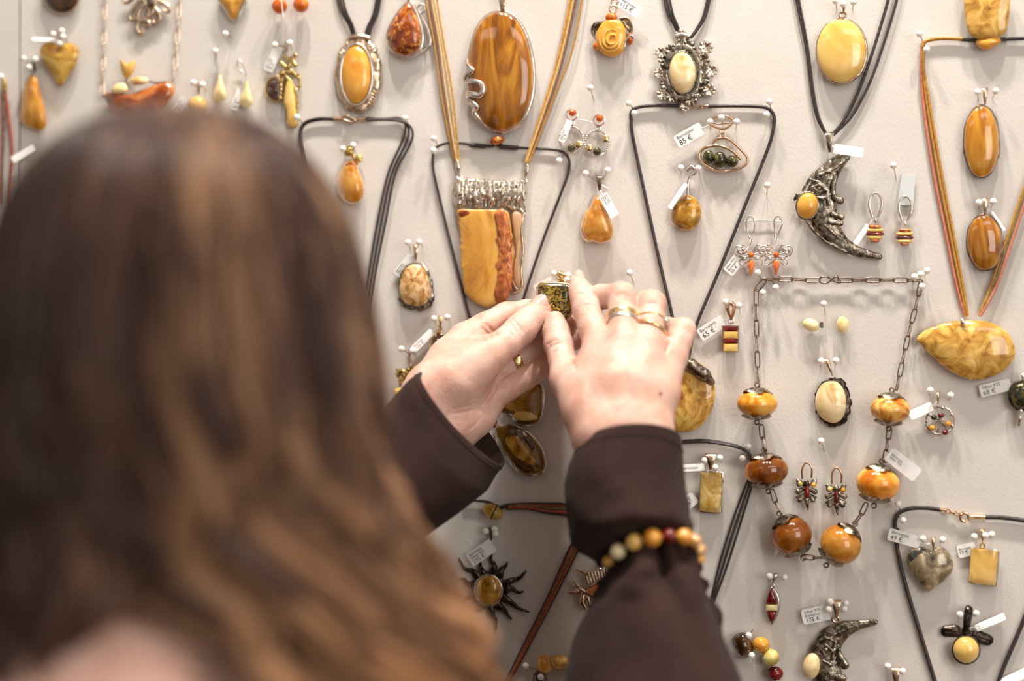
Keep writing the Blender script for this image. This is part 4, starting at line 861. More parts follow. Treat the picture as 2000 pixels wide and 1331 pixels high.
# ================================================================ right half, lower
T = wthing('chain_necklace', 'silver chain necklace with six round amber beads in leafy silver caps', 'necklace', 1640, 548)
chain(T, [(1478, 566), (1484, 556), (1496, 546), (1530, 545), (1600, 548)], 9.8, 3.2, .5, d=3.5); mk('hook_clasp', ptube([(1600, 548), (1604, 542), (1616, 541), (1630, 550), (1642, 552), (1634, 540), (1622, 549), (1612, 554), (1603, 552), (1600, 548)], 3.5, .6, 8, 50), M_['chain'], T)
chain(T, [(1638, 547), (1700, 547), (1760, 547), (1800, 549)], 10.5, 3.2, .5, d=3.5); chain(T, [(1477, 566), (1477, 620), (1479, 690), (1481, 748)], 10.5, 2.8, .45, d=3.5); chain(T, [(1799, 552), (1790, 595), (1778, 640), (1764, 700), (1751, 762)], 9.5, 2.8, .45, d=3.5)
for (cx, cy, rx, ry, rot, m_) in ((1479, 789, 40, 28, 0, 'ball_butter'), (1739, 800, 39, 29, 5, 'ball_mott'), (1497, 920, 43, 31, -6, 'ball_tea'), (1715, 945, 43, 34, 10, 'ball_butter'), (1546, 1047, 40, 38, -28, 'ball_tea'), (1642, 1064, 41, 38, 35, 'clear')):
    B = mk('amber_ball', pball(cx, cy, 14, rx, ry, 12, rot), A_[m_], T); a = math.radians(rot)
    for s in (1, -1):
        N = 30; th = np.linspace(0, 2 * math.pi, N, endpoint=False); q = []
        for lev, (rad, off) in enumerate(((0.12, 1.14), (.38, 1.07), (.58, .93), (.70, .78))):
            wv = 1 + (.12 * np.sin(th * 5 + s) + .05 * np.sin(th * 11)) * (lev / 3)
            lx = rad * rx * np.cos(th) * wv; ly = -s * off * ry + (3.5 * np.sin(th * 4 + 1) * (lev / 3)); dz = 14 + rad * 12.3 * np.sin(th) * wv
            q.append(np.array([P(cx + x_ * math.cos(a) - y_ * math.sin(a), cy + x_ * math.sin(a) + y_ * math.cos(a), z_) for x_, y_, z_ in zip(lx, np.broadcast_to(ly, N), dz)]))
        V, F = g_loft(q, cap0=True); c0 = P(cx, cy, 14); V2 = np.concatenate([V, c0 + (V - c0) * .965]); n_ = len(V); F2 = F + [[i + n_ for i in f[::-1]] for f in F]
        F2 += [[3 * N + j, 3 * N + (j + 1) % N, n_ + 3 * N + (j + 1) % N, n_ + 3 * N + j] for j in range(N)]
        mk('leafy_cap', (V2, F2), M_['oxid'], T, 70)
        jring(T, cx + s * math.sin(a) * ry * 1.3, cy - s * math.cos(a) * ry * 1.3, 4.5, .55, 'chain', 10)
for pth in ([(1487, 832), (1490, 862), (1493, 880)], [(1738, 836), (1733, 870), (1728, 902)], [(1508, 958), (1516, 985), (1526, 1004)], [(1692, 984), (1682, 1006), (1668, 1024)], [(1567, 1088), (1590, 1090), (1612, 1090)]): chain(T, pth, 9.5, 3.0, .5, d=9)
pins('at the left corner of the ball necklace chain', (1480, 533, 1488, 548), (1490, 572, 1484, 560), (1515, 562, 1508, 548)); pins('at the right corner of the ball necklace chain', (1786, 541), (1798, 536), (1811, 529), (1801, 560))
tag(1764, 908, 72, 30, -38, 'large white price tag hanging at the right of the ball necklace', ('Bernstein', 'Silber 925'), d=16, to=(1735, 876, 10), flip=True, sizes=[1, 1], ts=.6)

T = wthing('striped_pendant', 'small rectangular pendant banded dark red and honey amber', 'pendant', 1427, 655)
for k, (y0, y1, m_) in enumerate(((638, 647, 'red'), (647, 662, 'egg'), (662, 671, 'red'), (671, 687, 'egg'))): stone(T, np.array([(1413, y0), (1427, y0), (1441, y0), (1441, y1), (1427, y1), (1413, y1)], float), m_, 3, 1.2, 2.5, 'amber_band', 3, .3, sharp=30)
mk('silver_edge', ptube([(1412, 637), (1442, 637), (1442, 688), (1412, 688)], 3.5, .8, 6, 60, True, False), M_['silver'], T); jring(T, 1428, 627, 5, .6, 'silver', 4); mk('bail', ptube([(1427, 622, 4), (1421, 602, 6), (1426, 592, 6), (1434, 600, 6), (1429, 622, 5)], 5, [.7, 1.3, 1.5, 1.3, .7], closed=True), M_['rose'], T)
pins('holding the banded rectangular pendant', (1417, 590), (1443, 597))
tag(1390, 641, 56, 26, 33, 'white price tag reading 65 euro beside the banded rectangular pendant', ('Bernstein', '65 €'), d=3, to=(1427, 622, 4), sizes=[1, 1.5])

card([(1562, 590), (1672, 592), (1670, 658), (1560, 656)], 'clear plastic card under the oval stud earrings')
T = wthing('stud_earrings', 'pair of pale yellow oval amber stud earrings', 'earrings', 1614, 635)
for x, y, rx, ry, r_ in ((1584, 635, 17, 12, 20), (1646, 635, 12, 17, -5)): stone(T, ell(x, y, rx, ry, r_), 'ivory', 2.5, 3.5, 1.2, 'amber_stud'); mk('stud_post', ptube([(x, y, 3), (x, y, .4)], 2, .6, smooth=False), M_['silver'], T)
mk('butterfly_back', ptube([(1600, 637), (1606, 630), (1606, 640), (1600, 634)], 2.4, .6), M_['chain'], T); pins('on the clear card of the oval studs', (1609, 594, 1612, 616))

T = wthing('amber_pendant', 'cream oval stone pendant in a jagged dark silver setting', 'pendant', 1625, 785)
ov = crom([(1622, 744), (1640, 750), (1651, 772), (1652, 800), (1643, 820), (1626, 827), (1606, 818), (1594, 800), (1593, 775), (1604, 752)], 50); rs = np.random.RandomState(6); ov2 = np.array([1626, 787]) + (ov - [1622, 786]) * 1.17 + rs.randn(50, 2) * 1.4
mk('jagged_setting', g_dome(ov2, 2, 1.5, 2, 6, .4, None, .35, 2), M_['darkox'], T, 180); stone(T, ov, 'cream', 4, 4.5, 1.6, 'cream_stone'); bail(T, 1620, 718, 11, 34, 'brassy', 3, 6, lean=6); pins('holding the cream stone in the jagged setting', (1604, 706), (1633, 705))

T = wthing('cluster_pendant', 'round silver cluster pendant with small red and yellow stones', 'pendant', 1836, 822)
g = [g_torus(P(1836, 822, 3), 27 * MPP(1836, 822), .0007)] + [ptube([(1836, 822, 4), (1836 + 26 * math.cos(a), 822 + 26 * math.sin(a), 3)], 3.5, .5, 6, smooth=False) for a in np.linspace(0, 6.28, 8)] + [pball(1836 + 26 * math.cos(a), 822 + 26 * math.sin(a), 3.5, 4, 4, 1.2) for a in np.linspace(.4, 6.7, 8)]
mk('silver_lattice', gj(*g), M_['silver'], T)
for x, y, m_ in ((1838, 812, 'red'), (1846, 845, 'red'), (1852, 828, 'butter'), (1821, 836, 'butter'), (1824, 816, 'greenbead')): mk('small_stone', pball(x, y, 5, 6, 5.5, 1.8), A_[m_], T)
bail(T, 1832, 778, 8, 24, 'brassy'); pins('holding the silver cluster pendant', (1817, 763), (1857, 773))
tag(1799, 803, 48, 20, 24, 'white price tag between the amber ball and the silver cluster', d=5, tilt=20, to=(1830, 784, 4))
T = wthing('amber_pendant', 'round dark green amber pendant with a silver drop below the broad mottled drop', 'pendant', 1992, 772)
mk('green_stone', pball(1996, 773, 6, 22, 26, 4.5), A_['greenbead'], T); rim(T, ell(1996, 773, 23, 27), 'darkox', 5, 1.3, plate=2); mk('silver_drop', relief([[(1994, 802, 6, 6), (1992, 818, 5, 5), (1990, 832, 4, 3)]], 2.4), M_['silver'], T); bail(T, 1998, 738, 9, 20, 'silver')
tag(1944, 758, 62, 24, 14, 'white price tag under the broad mottled amber drop', ('Silber 925', '68 €'), d=3, to=(1996, 742, 4))

# ---- cords and rectangle below the right hand
T = wthing('cord_necklace', 'black multi-strand cord necklace running behind the ball necklace beside the right cuff', 'necklace', 1400, 870)
cyl(T, (1304, 866), (1332, 864), 1.7, 'silver')
for k in range(3): cord(T, [(1330, 862 + 2 * k), (1375, 860 + 2 * k), (1420, 866 + 2 * k), (1452, 877 + k), (1466, 892 + 2 * k), (1468 + k, 920), (1456 + 6 * k, 950), (1434 + 8 * k, 1010), (1406 + 8 * k, 1100), (1390 + 4 * k, 1166), (1370, 1240)], 'black', .75, 1.6 + .5 * k, 'cord_strand', samples=80)
pins('holding the multi-strand cord', (1461, 872, 1466, 884), (1450, 896, 1462, 878))
T = wthing('amber_pendant', 'rectangular marbled yellow amber pendant in a silver frame near the right cuff', 'pendant', 1388, 960)
rc = np.array([(1368, 923), (1389, 923), (1409, 924), (1409, 962), (1406, 1002), (1386, 1001), (1366, 999), (1367, 960)], float); rc = np.concatenate([[a, (a + b_) / 2] for a, b_ in zip(rc, np.roll(rc, -1, 0))])
stone(T, rc, 'marble', 3, 1.2, 3.2, rings=4, pw=.25, sharp=40); mk('silver_frame', gj(g_tube(W3(rc + [2, 0], 3.4), .0009, 6, True), g_slab(rc, 2.2, 3.0, .1)), M_['silver'], T)
bail(T, 1388, 902, 22, 32, 'brassy', 3, 8); pins('holding the marbled rectangle', (1376, 900), (1406, 895), (1397, 914))
tag(1352, 914, 50, 15, 3, 'price tag sticking out from the right cuff towards the marbled rectangle', ('Bernstein',), d=5, tilt=15, to=(1388, 918, 6), sizes=[.6])
tag(1346, 980, 26, 30, -50, 'corner of a price tag peeking out beside the right cuff', ('Silber', '75 €'), d=3)

card([(1565, 852), (1664, 874), (1650, 1010), (1548, 990)], 'clear plastic card behind the bee cluster earrings')
T = wthing('cluster_earrings', 'pair of dark silver bee earrings with red bodies on hoops', 'earrings', 1604, 960)
for x, y in ((1575, 958), (1633, 968)):
    mk('ear_hoop', ptube([(x - 8, y - 22, 5), (x - 8, y - 42, 6), (x, y - 54, 6), (x + 10, y - 44, 6), (x + 10, y - 24, 5)], 5, .7), M_['rose'], T)
    f = [[(x, y - 14, 8, 6)], [(x, y + 18, 6, 5), (x + 3, y + 38, 5, 2)]]
    for s in (-1, 1): f += [[(x, y - 8, 6, 3), (x + s * 16, y - 18, 6, 5)], [(x + s * 3, y - 4, 6, 4), (x + s * 17, y + 3, 6, 5.5)], [(x + s * 3, y + 8, 5, 4), (x + s * 13, y + 20, 5, 5)], [(x + s * 9, y + 12, 5, 4), (x + s * 18, y + 14, 5, 3)], [(x + s * 14, y - 12, 7, 6)]]
    mk('bee_body', relief(f, 2.4, .3, 1.3, 1.2), M_['oxid'], T); mk('red_stone', pball(x + 1, y + 4, 6, 5.5, 13, 2), A_['red'], T); mk('yellow_stone', pball(x - 12, y - 12, 6.5, 5, 5, 1.6), A_['palegreen'], T); mk('yellow_stone', pball(x + 14, y - 10, 6.5, 5, 5, 1.6), A_['butter'], T)
pins('on the clear card of the bee earrings', (1604, 862, 1610, 882))
T = wthing('striped_pendant', 'slim leaf-shaped pendant of dark red amber with one pale band', 'pendant', 1508, 1182)
nv = lambda y0, y1, m_: stone(T, np.concatenate([[(1507 - 11.5 * math.sin(math.pi * (y - 1148) / 72) ** .8 + (0), y) for y in np.linspace(y0, y1, 10)], [(1507 + 11.5 * math.sin(math.pi * (y - 1148) / 72) ** .8, y) for y in np.linspace(y1, y0, 10)]]), m_, 3, 2.6, 1.4, 'amber_band', 6, .4)
nv(1149, 1181, 'red'); nv(1181, 1194, 'ivory'); nv(1194, 1216, 'red'); mk('silver_edge', ptube([(1508, 1148), (1518, 1165), (1520, 1185), (1514, 1206), (1507, 1220)], 3.4, [.8, 1.6, 1.2, .8]), M_['silver'], T); jring(T, 1509, 1146, 4, .5, 'silver', 4); bail(T, 1512, 1132, 9, 24, 'silver', 3, 5, lean=-4)
pins('holding the slim leaf-shaped pendant', (1503, 1126), (1532, 1128))

# ---- second moon
T = wthing('moon_pendant', 'silver crescent moon face pendant with a cream cheek stone and 175 euro tag', 'pendant', 1640, 1260)
mf = [[(1706, 1217, 6, 6), (1680, 1221, 6, 9), (1650, 1229, 1, 16), (1624, 1248, -11.1, 28.1), (1610, 1275, -17.6, 34.6), (1612, 1305, -19.7, 36.7), (1625, 1340, -13.2, 30.2), (1650, 1372, 1, 16), (1690, 1392, 4, 7)], [(1702, 1217, 9, 6), (1709, 1216, 9, 6)],
      [(1636, 1262, 18, 4), (1640, 1280, 18, 5), (1650, 1300, 16, 9)], [(1600, 1252, 24, 3), (1612, 1245, 26, 3), (1626, 1252, 24, 3)], [(1600, 1268, 26, 3), (1612, 1260, 29, 3), (1626, 1272, 28, 3), (1612, 1282, 28, 3), (1600, 1268, 26, 3)], [(1613, 1270, 29, 4)], [(1622, 1320, 20, 6), (1646, 1326, 14, 8)], [(1608, 1292, 27, 4), (1624, 1300, 24, 4)],
      [(1660, 1226, 14, 3), (1630, 1240, 20, 4), (1606, 1262, 22, 3)], [(1632, 1255, 20, 4), (1626, 1290, 24, 3)]]
mk('moon_face', relief(mf, 2.5, .20, 1.5, 2.0), M_['oxid'], T, 180); mk('cheek_stone', pball(1585, 1302, 7.5, 17, 26, 5, 8), A_['cream'], T); bail(T, 1634, 1190, 19, 36, 'brassy', 3, 8); jring(T, 1632, 1210, 6, .9, 'brassy', 5)
pins('clustered round the bail of the cream-cheeked moon', (1622, 1176), (1619, 1191), (1652, 1179), (1649, 1190))
tag(1600, 1200, 68, 30, 12, 'white price tag reading 175 euro beside the cream-cheeked moon face', ('Silber 925', 'Bernstein', '175 €'), d=4, to=(1634, 1204, 6))

T = wthing('bead_bracelet', 'amber bead bracelet of brown, yellow, green and red beads beside the right sleeve', 'bracelet', 1480, 1280)
mk('amber_bead', g_dome(crom([(1428, 1250), (1440, 1238), (1456, 1236), (1464, 1246), (1472, 1268), (1466, 1282), (1450, 1288), (1436, 1276)], 30), 3, 3, 7, 7, .5, None, .3, 2), A_['brown'], T); mk('amber_bead', pball(1486, 1260, 7, 17, 16, 5.2), A_['butter'], T); mk('amber_bead', pball(1505, 1285, 7, 17.5, 17, 5.4), A_['palegreen'], T); mk('amber_bead', pball(1514, 1316, 6, 16, 14, 4.8), A_['red'], T); mk('amber_bead', pball(1520, 1346, 6, 15, 14, 4.8), A_['tea'], T)
mk('elastic_string', ptube([(1440, 1262), (1470, 1262), (1500, 1280), (1514, 1316), (1520, 1350)], 6, .5), M_['paper'], T)
pins('holding the bead bracelet', (1462, 1242, 1472, 1231), (1468, 1281, 1469, 1250, 11))

T = wthing('heart_pendant', 'grey and white mottled amber heart pendant', 'pendant', 1815, 1105)
hp = crom([(1818, 1076), (1832, 1068), (1848, 1074), (1860, 1094), (1860, 1116), (1845, 1134), (1826, 1148), (1812, 1158), (1800, 1146), (1782, 1122), (1770, 1096), (1776, 1076), (1794, 1068), (1808, 1070)], 50); stone(T, hp, 'smoke', 3, 5, 2, ctr=(1814, 1105))
mk('dark_patch', g_dome(crom([(1774, 1084), (1796, 1072), (1814, 1078), (1828, 1096), (1800, 1102), (1784, 1112)], 30), 6.5, .6, 2.0, 5), A_['soot'], T); bail(T, 1823, 1062, 10, 24, 'rose'); pins('holding the grey mottled heart', (1803, 1053), (1841, 1055))
tag(1766, 1052, 64, 24, -16, 'white price tag crossing the cord left of the grey heart', ('Bernstein', '49 €'), d=6, to=(1822, 1062, 6))
T = wthing('amber_pendant', 'rectangular pale yellow amber pendant beside the grey heart', 'pendant', 1920, 1105)
rc = np.array([(1897, 1071), (1923, 1073), (1949, 1077), (1947, 1110), (1943, 1145), (1918, 1142), (1892, 1137), (1894, 1105)], float); rc = np.concatenate([[a, (a + b_) / 2] for a, b_ in zip(rc, np.roll(rc, -1, 0))])
stone(T, rc, 'egg', 3, 1.6, 3.6, rings=4, pw=.3, sharp=40); mk('silver_frame', g_tube(W3(rc + [1.5, 0], 3.2), .0008, 6, True), M_['silver'], T); jring(T, 1919, 1066, 4, .6, 'gold', 5); bail(T, 1919, 1046, 11, 26, 'gold'); pins('holding the pale yellow rectangle', (1903, 1049), (1937, 1045), (1925, 1047))
tag(1888, 1075, 36, 26, 12, 'price tag tucked behind the pale yellow rectangle', ('Bernstein', '59 €'), d=1.5)
T = wthing('bee_pendant', 'dark silver bee pendant with a round yellow amber body', 'pendant', 1887, 1250)
mk('wings', relief([[(1884, 1238, 1, 8), (1864, 1233, -2, 13), (1848, 1234, -2, 12)], [(1892, 1240, 1, 8), (1912, 1245, -2, 13), (1929, 1251, -2, 12)], [(1886, 1232, 6, 8), (1888, 1244, 6, 9)], [(1848, 1229, 10, 2), (1880, 1236, 10, 2)], [(1846, 1238, 10, 2), (1878, 1240, 10, 2)], [(1900, 1240, 10, 2), (1934, 1250, 10, 2)], [(1900, 1246, 10, 2), (1930, 1256, 10, 2)]], 2.4, .25, 1.5, 1.5), M_['darkox'], T, 180)
mk('amber_body', pball(1887, 1270, 8, 25, 26, 6.5), A_['egg'], T); rim(T, ell(1887, 1270, 25.5, 26.5), 'darkox', 7, .9); mk('bail', ptube([(1886, 1240, 7), (1888, 1215, 8), (1892, 1192, 8), (1894, 1192, 4), (1890, 1230, 4)], 6, [1.6, 2.2, 2.6, 2.4, 1.6], flat=.6), M_['darkox'], T); pins('holding the bee pendant', (1875, 1201), (1907, 1199))
tag(1934, 1216, 62, 19, 24, 'narrow price tag with small print right of the bee pendant', ('Bernstein Silber', '95 €'), d=4, tilt=40, to=(1892, 1228, 7), sizes=[1, 1])
T = wthing('cord_necklace', 'black rubber cord necklace with a rose gold clasp round the grey heart and bee', 'necklace', 1885, 1008)
cord(T, [(1750, 1040), (1748, 1020), (1756, 1003), (1778, 994), (1810, 993), (1838, 997)], 'black', 1.3, 2.2); cord(T, [(1752, 1032), (1752, 1070), (1768, 1140), (1798, 1240), (1832, 1350)], 'black', 1.3, 2.2); cord(T, [(1924, 1011), (1960, 1012), (2014, 1020), (2048, 1030), (2060, 1052), (2046, 1100), (2016, 1170), (1990, 1235), (1962, 1300), (1944, 1350)], 'black', 1.4, 2.2, samples=80)
cyl(T, (1836, 996), (1850, 998), 1.5, 'rose'); chain(T, [(1850, 998), (1872, 1005)], 4, 2, .5, 'rose'); jring(T, 1884, 1011, 8, 1.1, 'rose', 3, 'clasp'); cyl(T, (1894, 1010), (1924, 1011), 1.5, 'rose')
pins('holding the corner of the rose gold clasped cord', (1754, 985, 1758, 1000), (1764, 1017, 1753, 1006))
T = wthing('amber_pendant', 'brown pendant on a warm metal bail beside the cream-cheeked moon', 'pendant', 1750, 1322); bail(T, 1750, 1322, 20, 36, 'brassy', 3, 7); stone(T, ell(1750, 1362, 22, 26), 'brown', 3, 4); pins('holding the bail beside the cream-cheeked moon', (1734, 1302), (1763, 1312))
tag(1978, 1326, 60, 22, 25, 'blank price tag beside the rubber cord, below the bee pendant', d=4, tilt=30)

# ================================================================ lower middle
T = wthing('sun_pendant', 'dark silver sun pendant with wavy rays round a yellow amber disc', 'pendant', 954, 1152)
rays = [((961, 1120), (966, 1105), (958, 1095), (961, 1082)), ((976, 1125), (980, 1112), (986, 1108), (991, 1099)), ((985, 1142), (1000, 1134), (1014, 1130), (1027, 1116)), ((985, 1156), (998, 1150), (1012, 1158), (1022, 1156)), ((984, 1168), (998, 1178), (1012, 1188), (1033, 1196)), ((972, 1184), (984, 1192), (992, 1202), (999, 1210)), ((958, 1188), (962, 1204), (968, 1212), (968, 1233)),
        ((940, 1184), (935, 1192), (930, 1194)), ((930, 1168), (918, 1166), (906, 1174)), ((928, 1142), (914, 1142), (906, 1132), (896, 1132)), ((934, 1128), (922, 1116), (908, 1112), (896, 1092)), ((944, 1122), (938, 1108), (938, 1098))]
f = [[(954 + 28 * math.cos(a), 1153 + 31 * math.sin(a), 5, 6), (954 + 28 * math.cos(a + .3), 1153 + 31 * math.sin(a + .3), 5, 6)] for a in np.linspace(0, 6.28, 22)]
for r_ in rays:
    q = crom(r_, 10, False); f.append([(a[0], a[1], 5 + 2 * math.sin(i), 6.0 * (1 - i / 10) ** 1.5 + 1.9) for i, a in enumerate(q)])
mk('wavy_rays', relief(f, 2.2, .3, 1.4, 2.0), M_['darkox'], T, 180); ov = ell(954, 1154, 26, 30, 0, 48); stone(T, ov, 'olive', 5, 4.5, 1.5, 'amber_disc'); rim(T, ov, 'silver', 6.2, .9)
bail(T, 959, 1044, 12, 26, 'chain', 3, 5); pins('holding the sun pendant', (949, 1038), (966, 1034), (968, 1043))
tag(940, 1080, 56, 28, 34, 'white price tag reading 295 euro above the sun pendant', ('Bernstein', 'Silber 925', '295 €'), d=7, to=(962, 1056, 7), sizes=[1, 1, 1.45])

T = wthing('cord_necklace', 'red, olive and black cord necklace tied with a clear yellow amber toggle', 'necklace', 962, 998)
for k, (m_, o_) in enumerate((('redc', 0), ('oliv', 7), ('redc', 16), ('black', -5), ('black', 21))):
    cord(T, [(988, 988 + o_ * .3), (1030, 986 + o_ * .4), (1070, 988 + o_ * .7), (1106, 990 + o_ * .8), (1135, 1004 + o_ * .5), (1134 + o_ * .7, 1040), (1112 + o_ * .7, 1080), (1070 + o_ * .5, 1172), (1020 + o_ * .4, 1270), (980 + o_ * .2, 1350)], m_, .8, 1.4 + .3 * (k % 3), 'cord_strand', samples=80)
cord(T, [(900, 975), (930, 978), (955, 982), (975, 992), (990, 990)], 'black', 1.0, 2.4); cyl(T, (976, 992), (992, 988), 1.5, 'black', 2.8, 'cord_wrap')
mk('toggle_bead', pball(962, 1000, 7, 22, 14, 4.2, 28), A_['lemon'], T); cord(T, [(972, 986), (966, 998), (958, 1014)], 'black', .5, 11.4, 'cord_loop')

T = wthing('fish_pendant', 'silver fish pendant with an amber body half hidden by the right sleeve', 'pendant', 1155, 1150)
f = [[(1142, 1158, 5, 4), (1132, 1150, 3, 6), (1124, 1142, 3, 5), (1118, 1131, 4, 2)], [(1140, 1158, 5, 4), (1128, 1159, 3, 5.5), (1110, 1157, 4, 2)], [(1134, 1154, 3, 8)], [(1128, 1150, 3, 5)], [(1150, 1148, 5, 4), (1170, 1138, 5, 4), (1195, 1140, 5, 4), (1210, 1160, 5, 4), (1195, 1178, 5, 4), (1165, 1172, 5, 4), (1146, 1158, 5, 4)], [(1123, 1112, 4, 2), (1135, 1116, 4, 3), (1144, 1122, 4, 4)]]
f += [[(1142 + 6 * k, 1120 - 1.0 * k, 5, 2.6), (1149 + 5.5 * k, 1140 - 2.0 * k, 5, 2.4)] for k in range(9)] + [[(1138, 1166, 4, 5), (1136, 1178, 4, 6), (1144, 1190, 4, 4)], [(1146, 1166, 4, 5), (1152, 1184, 4, 5)]]
mk('fish_body', relief(f, 2.4, .3, 1.2, 1.2), M_['brassy'], T, 180); stone(T, crom([(1144, 1156), (1168, 1144), (1192, 1146), (1202, 1160), (1190, 1172), (1166, 1168)], 36), 'orange', 4, 3, 1.4, 'amber_body'); jring(T, 1176, 1110, 4, .7, 'silver', 4); jring(T, 1182, 1104, 4, .7, 'silver', 4)
pins('holding the fish pendant', (1188, 1098))
T = wthing('bead_bracelet', 'string of rough yellow amber pebbles below the fish pendant', 'bracelet', 1070, 1298)
mk('amber_bead', pball(1064, 1298, 7, 17, 18, 5.5), A_['butter'], T); mk('amber_bead', pball(1092, 1294, 7, 22, 14, 5.2, 8), A_['mottled'], T); mk('amber_bead', pball(1124, 1300, 6, 16, 14, 4.8), A_['egg'], T); mk('dark_bead', pball(1054, 1328, 6, 14, 18, 4.6), A_['wood'], T); mk('elastic_string', ptube([(1054, 1330), (1064, 1298), (1092, 1294), (1130, 1300)], 6.5, .5), M_['paper'], T)
pins('holding the string of amber pebbles', (1027, 1301, 1050, 1309), (1056, 1323, 1050, 1310, 14))
# ================================================================ the woman
def skinmat():
    m, nt, lk, b = new_mat('skin')
    r, n, mp = noise_ramp(nt, lk, [srgb(196, 147, 130), srgb(207, 166, 150), srgb(214, 179, 166)], 60, 4, 0.3); lk.new(r.outputs['Color'], b.inputs['Base Color'])
    pset(b, rough=0.46, sss=0.25, sssr=(1.0, 0.35, 0.18), ssss=0.004, spec=0.4)
    co = nt.new('ShaderNodeTexCoord'); v = nt.new('ShaderNodeTexVoronoi'); v.inputs['Scale'].default_value = 900; lk.new(co.outputs['Object'], v.inputs['Vector'])
    n2 = nt.new('ShaderNodeTexNoise'); n2.inputs['Scale'].default_value = 260; n2.inputs['Detail'].default_value = 3; lk.new(co.outputs['Object'], n2.inputs['Vector'])
    ad = nt.new('ShaderNodeMath'); ad.operation = 'ADD'; lk.new(v.outputs['Distance'], ad.inputs[0]); lk.new(n2.outputs['Fac'], ad.inputs[1])
    bp = nt.new('ShaderNodeBump'); bp.inputs['Distance'].default_value = 0.0004; bp.inputs['Strength'].default_value = 0.45
    lk.new(ad.outputs[0], bp.inputs['Height']); lk.new(bp.outputs['Normal'], b.inputs['Normal'])
    return m
SKIN = skinmat(); NAIL = plain('pale_pink_nail_varnish', (216, 162, 152), 0.12, coat=0.8, coatr=0.04, sss=0.2, ssss=0.001)
LIP = plain('lips', (170, 96, 88), 0.4); EYE = plain('eye_white', (220, 214, 208), 0.2)
DZ = lambda d: d if d < 20 else 20 + (d - 20) * 0.8      # hands sit close to the wall
J = lambda x, y, d, r: (P(x, y, DZ(d)), r / 1000)
mmv = lambda *a: np.array(a) / 1000
def hand_mesh(parts, cuts=(), k=5.0, h=0.00085, pads=()):
    A = np.concatenate([[p for p, r in c] for c, kk in parts]); R = 0.03
    S_ = Sculpt(A.min(0) - R, A.max(0) + R, h)
    for c, kk in parts:
        for (a, ra), (b_, rb) in zip(c[:-1], c[1:]): S_.cap(a, b_, ra, rb, kk / 1000)
    new = []
    for pts, r, kk in cuts:
        q = crom([(a[0], a[1], 0) for a in pts], 3 * len(pts), False) if len(pts) > 2 else np.array(pts, float)
        h_ = [S_.hit(a[0], a[1]) for a in q]; n = len(h_)
        for i, (a, b_) in enumerate(zip(h_[:-1], h_[1:])):
            if a is not None and b_ is not None and np.linalg.norm(a - b_) < .006: new.append((a, b_, r * (.55 + .45 * math.sin(math.pi * (i + .5) / (n - 1))), kk))
    for a, b_, r, kk in new: S_.cut(a, b_, r / 1000, None, kk / 1000)
    return S_.mesh(2) + (S_,)
# ---- left hand: palm turned to us, fingers behind the pendant, thumb on it
LW_a, LW_b = J(846, 768, 76, 15.5), J(886, 822, 70, 15.5)
LH = [
 ([J(780, 862, 96, 16), J(846, 768, 76, 15.5)], 12), ([J(812, 902, 94, 16), J(886, 822, 70, 15.5)], 12), ([LW_a, LW_b], 14),
 # palm bones
 ([J(850, 762, 74, 14.5), J(878, 706, 58, 12.5), J(908, 664, 46, 11)], 10), ([J(862, 782, 70, 14), J(928, 702, 46, 11.5)], 12), ([J(876, 804, 66, 14), J(944, 738, 42, 11)], 12), ([J(890, 824, 64, 14.5), J(925, 806, 50, 13), J(958, 776, 42, 10.5)], 10),
 # index
 ([J(908, 664, 46, 11), J(948, 640, 36, 9.6), J(990, 619, 27, 9.2)], 2), ([J(990, 619, 27, 9.2), J(1030, 611, 18, 8.2), J(1046, 610, 14, 8.0)], 3), ([J(1046, 610, 14, 8.0), J(1074, 612, 9.5, 6.8)], 3),
 # middle
 ([J(928, 702, 44, 10.5), J(975, 684, 28, 9.2), J(1012, 667, 19, 9.2)], 1.5), ([J(1012, 667, 19, 9.2), J(1062, 646, 13, 8.4)], .8), ([J(1062, 646, 13, 8.4), J(1118, 637, 11, 6.8)], .8),
 # ring
 ([J(944, 738, 42, 10.3), J(985, 718, 33, 8.8), J(1020, 701, 27, 8.8)], 1.2), ([J(1020, 701, 27, 8.8), J(1068, 678, 20, 8.0)], .6), ([J(1068, 678, 20, 8.0), J(1126, 664, 14, 6.6)], .6),
 # little finger
 ([J(958, 776, 46, 10), J(990, 760, 42, 8.0), J(1022, 742, 37, 7.7)], 1.2), ([J(1022, 742, 37, 7.7), J(1064, 716, 30, 7.0)], .6), ([J(1064, 716, 30, 7.0), J(1102, 700, 25, 5.8)], .6),
 # thenar and thumb
 ([J(866, 776, 78, 14), J(892, 744, 77, 16), J(928, 712, 72, 13.5), J(956, 691, 67, 12)], 8), ([J(956, 693, 68, 12), J(988, 671, 60, 9.9), J(1017, 644, 50, 10.1), J(1039, 620, 41, 9.2), J(1054, 607, 35, 7.6)], 1.6),
]
LC = [([(938, 796), (952, 782), (964, 764), (970, 748)], 1.3, 1.2), ([(975, 742), (985, 736), (994, 728)], .8, .8), ([(914, 842), (930, 828), (944, 812)], .5, .8),
      ([(998, 634), (1005, 642), (1011, 654)], .5, .7), ([(1005, 627), (1013, 637), (1020, 649)], .6, .7), ([(990, 642), (997, 650), (1003, 661)], .45, .7), ([(1012, 622), (1019, 632)], .4, .6),
      ([(940, 640), (951, 650), (962, 661)], .7, .9), ([(950, 634), (962, 646), (972, 656)], .8, .9), ([(930, 650), (941, 660), (950, 668)], .5, .8), ([(884, 800), (905, 796), (930, 788)], .6, .9), ([(880, 808), (900, 806), (924, 800)], .5, .9), ([(890, 792), (912, 787), (936, 776)], .4, .8),
      ([(1036, 690), (1040, 700)], .5, .6), ([(1030, 724), (1036, 740)], .5, .6), ([(1046, 650), (1050, 662)], .5, .6)]
